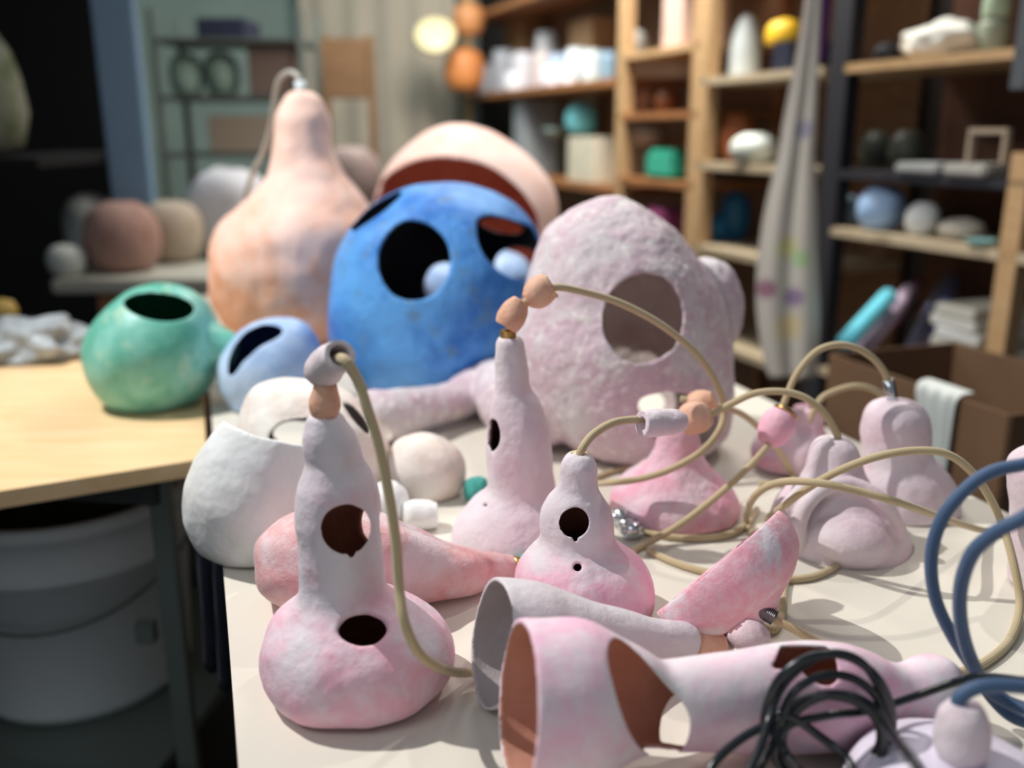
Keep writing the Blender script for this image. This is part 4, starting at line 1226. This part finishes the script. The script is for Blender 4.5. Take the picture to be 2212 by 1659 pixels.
# centre bay, upper shelf: row of jars
jars = [(1052, 22, (176, 178, 186), 'lilac grey jar'), (1090, 26, (150, 152, 160), 'slate grey jar'), (1132, 28, (190, 186, 192), 'pale lilac jar'), (1172, 22, (196, 180, 178), 'dusty pink jar'),
        (1205, 24, (150, 166, 186), 'steel blue jar'), (1242, 22, (206, 214, 222), 'bluish white jar'), (1276, 24, (186, 200, 202), 'pale aqua jar'), (1312, 18, (120, 148, 168), 'deep blue grey jar')]
for i, (px, r, c, nm) in enumerate(jars):
    sball(px, r, 1.49, cm(c), nm + ' in the row on the upper centre shelf' , prs=JAR, sq=1.5 if i % 2 else 1.25, cat='jar', name='glaze_jar', d=.12, group='jars on the upper centre shelf')
for i, (px, r, c, nm) in enumerate([(1110, 20, (216, 214, 220), 'white tub'), (1190, 22, (222, 216, 226), 'lilac white tub'), (1225, 20, (226, 226, 232), 'bright white tub')]):
    sball(px, r, 1.49, cm(c), nm + ' in front of the jars on the upper centre shelf', prs=JAR, sq=.8, cat='tub', name='plastic_tub', d=.05)
sbox(1110, 118, 146, 1.49, cm((176, 132, 90)), 'tan carton behind the left half of the jar row', d=.24, dp=.14)
sbox(1250, 118, 130, 1.49, cm((190, 150, 110)), 'pale tan carton behind the right half of the jar row', d=.24, dp=.14)
sbox(1255, 150, 170, 1.0, cm((150, 138, 120)), 'grey beige board behind the wide cream box', d=.35, dp=.03, cat='board', name='board')
sball(1180, 24, 1.49, cm((188, 186, 190)), 'mushroom grey jar standing behind the other jars on the upper centre shelf', d=.20, prs=JAR, sq=2.2, cat='jar', name='glaze_jar', group='jars on the upper centre shelf')
# orange round pots and pale disc at the left end of the centre bay
hz = wallpt(1000, -.05)
for (px, py, r, c, lb) in ((1003, 152, 44, (196, 122, 66), 'lower orange brown ball hanging at the end of the shelving'), (1012, 42, 34, (184, 124, 76), 'upper orange brown ball hanging at the end of the shelving')):
    Y = hz.y - .32
    o = ball('hanging_ball', px, py, r, Y, cm(c), lb, cat='ball')
pd = P(940, 76, hz.y - .45); rr_ = 48 * dep(pd) / F
dm = lathe_bm((0, 0, 0), [(.2 * rr_, -.02), (.8 * rr_, -.012), (rr_, 0), (.8 * rr_, .015), (.1 * rr_, .03)], 32, tilt=Matrix.Rotation(radians(60), 4, 'X'))
dm.transform(Matrix.Translation(pd))
put('straw_hat', dm, cm((226, 210, 164)), label='pale cream disc hanging left of the orange balls', cat='hat')
# rail that carries hanging balls and disc
rl = empty('ceiling_rack', (pd.x, pd.y, 2.6), 'thin metal hanging rail above the orange balls, out at the top of the view', 'rail')
q0 = P(930, 20, hz.y - .15)
put('rail', tube_mesh([Vector((q0.x - .3, hz.y - .25, 2.6)), Vector((q0.x + .6, hz.y - .25, 2.6))], .012), M_MET, rl)
# centre bay, lower
sball(1050, 32, 1.0, cm((90, 168, 136)), 'green bottle on the lower centre shelf', prs=BOT, sq=.85, cat='bottle', name='bottle', d=.10)
sbox(1120, 66, 150, 1.0, cm((150, 156, 160)), 'tall grey box beside the green bottle', cat='box')
sbox(1255, 140, 92, 1.0, cm((206, 198, 178)), 'wide cream box on the lower centre shelf', d=.02, dp=.30)
zz2 = 1.002 + 92 * wallpt(1255, .02).y / F
sball(1256, 34, zz2, cm((120, 198, 206)), 'bright aqua pot standing on the wide cream box', d=.14)
sball(1196, 24, zz2, cm((168, 200, 196)), 'pale aqua bowl standing on the wide cream box', d=.10, prs=BOWL, cat='bowl', name='bowl')
sbox(1170, 160, 60, .62, cm((120, 96, 76)), 'brown crate on the lowest visible centre shelf')
# middle narrow bay
sball(1366, 26, 1.585, cm((206, 210, 206)), 'white round pot on the narrow bay top shelf', sq=1.0)
sbox(1442, 84, 120, 1.585, cm((206, 178, 166)), 'large pinkish beige box on the narrow bay top shelf')
sball(1384, 30, 1.33, cm((176, 136, 112)), 'brown pink pot on the narrow bay middle shelf', sq=.95)
sball(1440, 26, 1.33, cm((120, 70, 36)), 'dark brown pot on the narrow bay middle shelf', sq=.9)
sball(1395, 40, 1.05 + 0.14, cm((206, 184, 170)), 'cream flattened pot on the green bundle', sq=.62)
sbox(1422, 112, 62, 1.05, cm((44, 156, 130), .9), 'green cloth bundle in the narrow bay', cat='cloth', name='cloth_bundle', d=.02, rz=.12, bev=.02)
sbox(1415, 96, 84, .75, cm((150, 70, 120), .9), 'magenta cloth bundle low in the narrow bay', cat='cloth', name='cloth_bundle', d=.02, bev=.02)
# left-of-apron bay
sball(1600, 32, 1.45, cm((196, 206, 208)), 'white tapered bottle on the bay beside the apron', prs=CONE, sq=.90, cat='bottle', name='bottle')
sbox(1676, 66, 58, 1.45, cm((26, 30, 50)), 'navy box under the yellow topped tub')
z3 = 1.452 + 58 * wallpt(1676, .06).y / F
sball(1680, 38, z3, cm((232, 186, 40)), 'yellow domed lid resting on the navy box', sq=.80, prs=[(.95, 0), (1, .3), (.95, .9), (.7, 1.35), (.02, 1.6)], cat='lid', name='lid', d=.12)
sball(1592, 36, 1.135, cm((176, 104, 66)), 'orange brown pot beside the apron', sq=1.35)
sball(1632, 50, 1.135, cm((206, 214, 206)), 'white oval dish in front of the orange brown pot', d=.06, sq=.62, cat='dish', name='dish')
sball(1560, 30, .815, cm((36, 120, 168)), 'low blue vessel beside the apron', sq=.9, cat='vessel', name='vessel')
sball(1600, 34, .815, cm((30, 104, 146)), 'taller blue vessel behind the low blue vessel', d=.22, sq=1.5, cat='vessel', name='vessel')
# nearer unit
sball(1900, 26, 1.45, cm((62, 66, 76)), 'dark grey pot on the top shelf of the nearer unit', sq=.8)
lb_ = wallpt(2012, .10)
lm = bmesh.new(); bmesh.ops.create_icosphere(lm, subdivisions=4, radius=1.0)
for v in lm.verts:
    c = v.co.copy(); d = 1 + .25 * noise.noise(c * 1.7) + .12 * noise.noise(c * 4)
    v.co = Vector((c.x * .07 * d, c.y * .13 * d, max(0, .045 + c.z * .055 * d)))
lm.transform(Matrix.Translation((lb_.x, lb_.y, 1.4515)) @ Matrix.Rotation(WR, 4, 'Z'))
put('white_bundle', lm, cm((206, 206, 198), .9), label='lumpy white bundle on the top shelf of the nearer unit', cat='bundle')
sball(2120, 30, 1.45, cm((150, 160, 140)), 'grey green tub at the right on the nearer top shelf', prs=JAR, sq=1.1, cat='tub', name='tub')
zt = 1.452 + 30 * 1.1 * 2.12 * wallpt(2120, .14).y / F
sball(2120, 26, zt, cm((178, 200, 172)), 'pale mint cup stacked on the grey green tub', prs=JAR, sq=.8, cat='cup', name='cup')
sball(1895, 34, 1.135, cm((70, 74, 66)), 'dim grey green pot at the left on the dark shelf', sq=1.1, d=.2)
sball(1965, 38, 1.135, cm((78, 82, 72)), 'dim sage pot in the middle of the dark shelf', sq=1.05, d=.2)
for k, (px, wpx, hp_, c, lb) in enumerate(((1985, 130, 22, (150, 152, 152), 'folded pale grey cloth lying left on the dark shelf'), (2090, 120, 26, (160, 158, 152), 'folded warm grey cloth lying right on the dark shelf'))):
    sbox(px, wpx, hp_, 1.135, cm(c, .9), lb, cat='cloth', name='folded_cloth', d=-.01, dp=.2, bev=.008)
fr = empty('small_easel', wallpt(2140, .02) + Vector((0, 0, 1.17)), 'small beige open stand on the warm grey cloth', 'stand')
fc = wallpt(2140, .02); fk = fc.y / F
fz = 1.137 + 26 * wallpt(2090, -.01).y / F
for (dx, zz_, wx, hz_) in ((-45, 0, 12, 60), (45, 0, 12, 60)):
    put('side_rail', flatmesh(box_bm(fc - U * (dx * fk) + Vector((0, 0, fz + 30 * fk)), (.02, 12 * fk, 60 * fk), WR, .002)), cm((156, 140, 122)), fr)
put('top_rail', flatmesh(box_bm(fc + Vector((0, 0, fz + 66 * fk)), (.02, 102 * fk, 12 * fk), WR, .002)), cm((156, 140, 122)), fr)
sball(1846, 30, .957, cm((150, 176, 196)), 'dull blue ball at the left end of the ball shelf', sq=1.0, cat='ball', name='clay_ball', d=.10)
sball(1922, 50, .957, cm((160, 192, 232)), 'largest light blue ball on the ball shelf', sq=.92, cat='ball', name='clay_ball', d=.08)
sball(2016, 36, .957, cm((206, 210, 210)), 'white ball on the ball shelf', sq=.95, cat='ball', name='clay_ball', d=.08)
sball(2105, 48, .957, cm((176, 170, 158)), 'beige oval on the ball shelf', sq=.45, cat='vessel', name='oval_vessel', d=.10)
sball(2150, 32, .957, cm((150, 196, 196)), 'aqua and white dish at the right end of the ball shelf', d=.02, sq=.7, prs=BOWL, cat='dish', name='dish')
# papers and rolls on lower shelf
z4 = .50
for k in range(9):
    sbox(2118 + random.uniform(-8, 8), 130 + random.uniform(-14, 10), 24, z4 + k * 25 * wallpt(2118, .03).y / F, cm(((206, 208, 206), (196, 196, 190), (182, 180, 170))[k % 3], .8),
         ('lowest', 'second', 'third', 'fourth', 'middle', 'sixth', 'seventh', 'eighth', 'topmost')[k] + ' white ream in the paper stack low on the nearer unit', cat='paper', name='paper_ream', d=.03, dp=.24, rz=random.uniform(-.05, .05), group='paper stack on the nearer unit')
for k, (c, x0, y0, x1, y1, r, lb) in enumerate((((96, 190, 208), 1826, 742, 1920, 640, .032, 'cyan'), ((176, 156, 178), 1862, 756, 1965, 628, .030, 'dusty mauve'), ((120, 66, 92), 1925, 700, 1985, 610, .022, 'wine red'),
                                           ((112, 118, 168), 2010, 760, 2060, 600, .030, 'slate violet'), ((150, 158, 190), 1965, 760, 2040, 615, .026, 'pale violet'))):
    Yr = 2.50 + .10 * k; r *= .8
    bm = rings_bm(sweep_rings([(P(x0, y0, Yr - .05), r), (P(x1, y1, Yr + .15), r)], n=20, sub=3)[0])
    put('fabric_roll', bm, cm(c, .8), label=lb + ' fabric roll leaning on the low shelf of the nearer unit', cat='fabric roll')

def solid(bm, th):
    co = tmpobj(bm); m_ = co.modifiers.new('s', 'SOLIDIFY'); m_.thickness = th
    m2 = co.modifiers.new('u', 'SUBSURF'); m2.levels = 1; m2.render_levels = 1
    bpy.context.view_layer.update()
    me_ = bpy.data.meshes.new_from_object(co.evaluated_get(bpy.context.evaluated_depsgraph_get()))
    d_ = co.data; bpy.data.objects.remove(co); bpy.data.meshes.remove(d_)
    for p_ in me_.polygons: p_.use_smooth = True
    return me_



# apron with printed patches hanging on the dark post
M_APR, nt_, bs_ = newmat('printed_apron')
N = nt_.nodes.new; Lk = nt_.links.new
tcn = N('ShaderNodeTexCoord'); cur_c = None
base = N('ShaderNodeRGB'); base.outputs[0].default_value = lin((208, 202, 192)); cur_c = base.outputs[0]
for (cx_, cz_, rad_, colr_) in ((.01, .235, .034, (140, 112, 158)), (.0, .15, .05, (222, 202, 150)), (-.02, .375, .04, (206, 204, 140)), (.02, .345, .032, (170, 206, 150)), (-.07, .26, .035, (150, 90, 120)), (.0, .69, .03, (160, 156, 180))):
    vm = N('ShaderNodeVectorMath'); vm.operation = 'SUBTRACT'; vm.inputs[1].default_value = (cx_, 0, cz_)
    Lk(tcn.outputs['Object'], vm.inputs[0])
    ms = N('ShaderNodeVectorMath'); ms.operation = 'MULTIPLY'; ms.inputs[1].default_value = (1, 0, 1); Lk(vm.outputs[0], ms.inputs[0])
    ln = N('ShaderNodeVectorMath'); ln.operation = 'LENGTH'; Lk(ms.outputs[0], ln.inputs[0])
    mr = N('ShaderNodeMapRange'); mr.inputs[1].default_value = rad_ * .5; mr.inputs[2].default_value = rad_; mr.inputs[3].default_value = .85; mr.inputs[4].default_value = 0
    Lk(ln.outputs['Value'], mr.inputs[0])
    mx = N('ShaderNodeMixRGB'); mx.inputs['Color2'].default_value = lin(colr_); Lk(mr.outputs[0], mx.inputs['Fac']); Lk(cur_c, mx.inputs['Color1'])
    cur_c = mx.outputs[0]
Lk(cur_c, bs_.inputs['Base Color']); bs_.inputs['Roughness'].default_value = .9
ap = bmesh.new(); rows = []
outl = [(-30, 1742, 1772), (60, 1728, 1768), (150, 1712, 1765), (250, 1692, 1762), (300, 1684, 1760), (340, 1678, 1758), (430, 1655, 1762), (520, 1640, 1764), (620, 1632, 1768), (700, 1636, 1770), (780, 1650, 1764), (815, 1662, 1758)]
for j, (y, x0, x1) in enumerate(catmull(outl, 3)):
    row = []
    for i in range(15):
        t = i / 14
        row.append(ap.verts.new(P(x0 + (x1 - x0) * t, y, 2.58 + .010 * sin(i * .9 + j * .05))))
    rows.append(row)
for a, b in zip(rows[:-1], rows[1:]):
    for i in range(14): ap.faces.new((a[i], a[i + 1], b[i + 1], b[i]))
AP = put('apron', solid(ap, .006), M_APR, label='long off white apron with faint coloured prints hanging by the dark post', cat='apron')
put('purple_cloth', solid_ if False else flatmesh(box_bm(P(1778, -10, 2.66), (.035, .05, .34), 0, .012)), cm((90, 40, 110), .9), label='purple cloth end hanging above the apron by the dark post', cat='cloth')

# cardboard carton right behind the table
cb0 = P(1795, 795, 1.98); cb1 = P(2170, 940, 1.55)
zt_ = .785
bx = empty('cardboard_box', ((cb0.x + cb1.x) / 2 + .1, 1.9, 0), 'brown open cardboard carton behind the right edge of the white table', 'box')
M_CARD = plain('brown_card', (112, 84, 60), .85, var=.12, vscale=6)
pa = Vector((P(1790, 800, 1.95).x, 1.95, 0)); pb3 = Vector((P(2175, 950, 1.50).x, 1.50, 0))
dirb = (pb3 - pa).normalized(); nb_ = Vector((-dirb.y, dirb.x, 0))
if nb_.y < 0: nb_ = -nb_
Lb = (pb3 - pa).length; ang = atan2(dirb.y, dirb.x)


def wallp(c, s): return flatmesh(box_bm(c, s, ang, .0015))


put('side_panel', wallp(pa + dirb * Lb / 2 + Vector((0, 0, zt_ / 2 + .002)), (Lb, .006, zt_)), M_CARD, bx)
put('side_panel', wallp(pa + dirb * Lb / 2 + nb_ * .34 + Vector((0, 0, zt_ / 2 + .002)), (Lb, .006, zt_)), M_CARD, bx)
put('end_panel', wallp(pa + nb_ * .17 + Vector((0, 0, zt_ / 2 + .002)), (.006, .34, zt_)), M_CARD, bx)
put('end_panel', wallp(pb3 + nb_ * .17 + Vector((0, 0, zt_ / 2 + .002)), (.006, .34, zt_)), M_CARD, bx)
hc = bmesh.new(); rows = []
for j in range(20):
    row = []
    s_ = j / 19
    for i in range(14):
        t = i / 13 - .5
        along = .66 + .08 * s_ + t * (.24 - .17 * s_)
        base_ = pa + dirb * Lb * along
        if j < 3: q = base_ + nb_ * (.03 - .017 * j) + Vector((0, 0, zt_ + .008))
        else: q = base_ - nb_ * (.010 + .006 * sin(i * 1.5 + s_)) + Vector((0, 0, zt_ + .010 - .24 * (j - 2) / 17))
        row.append(hc.verts.new(q))
    rows.append(row)
for a, b in zip(rows[:-1], rows[1:]):
    for i in range(13): hc.faces.new((a[i], a[i + 1], b[i + 1], b[i]))
put('white_rag', solid(hc, .003), cm((200, 206, 202), .9), label='white rag hanging down over the front of the cardboard carton', cat='cloth')
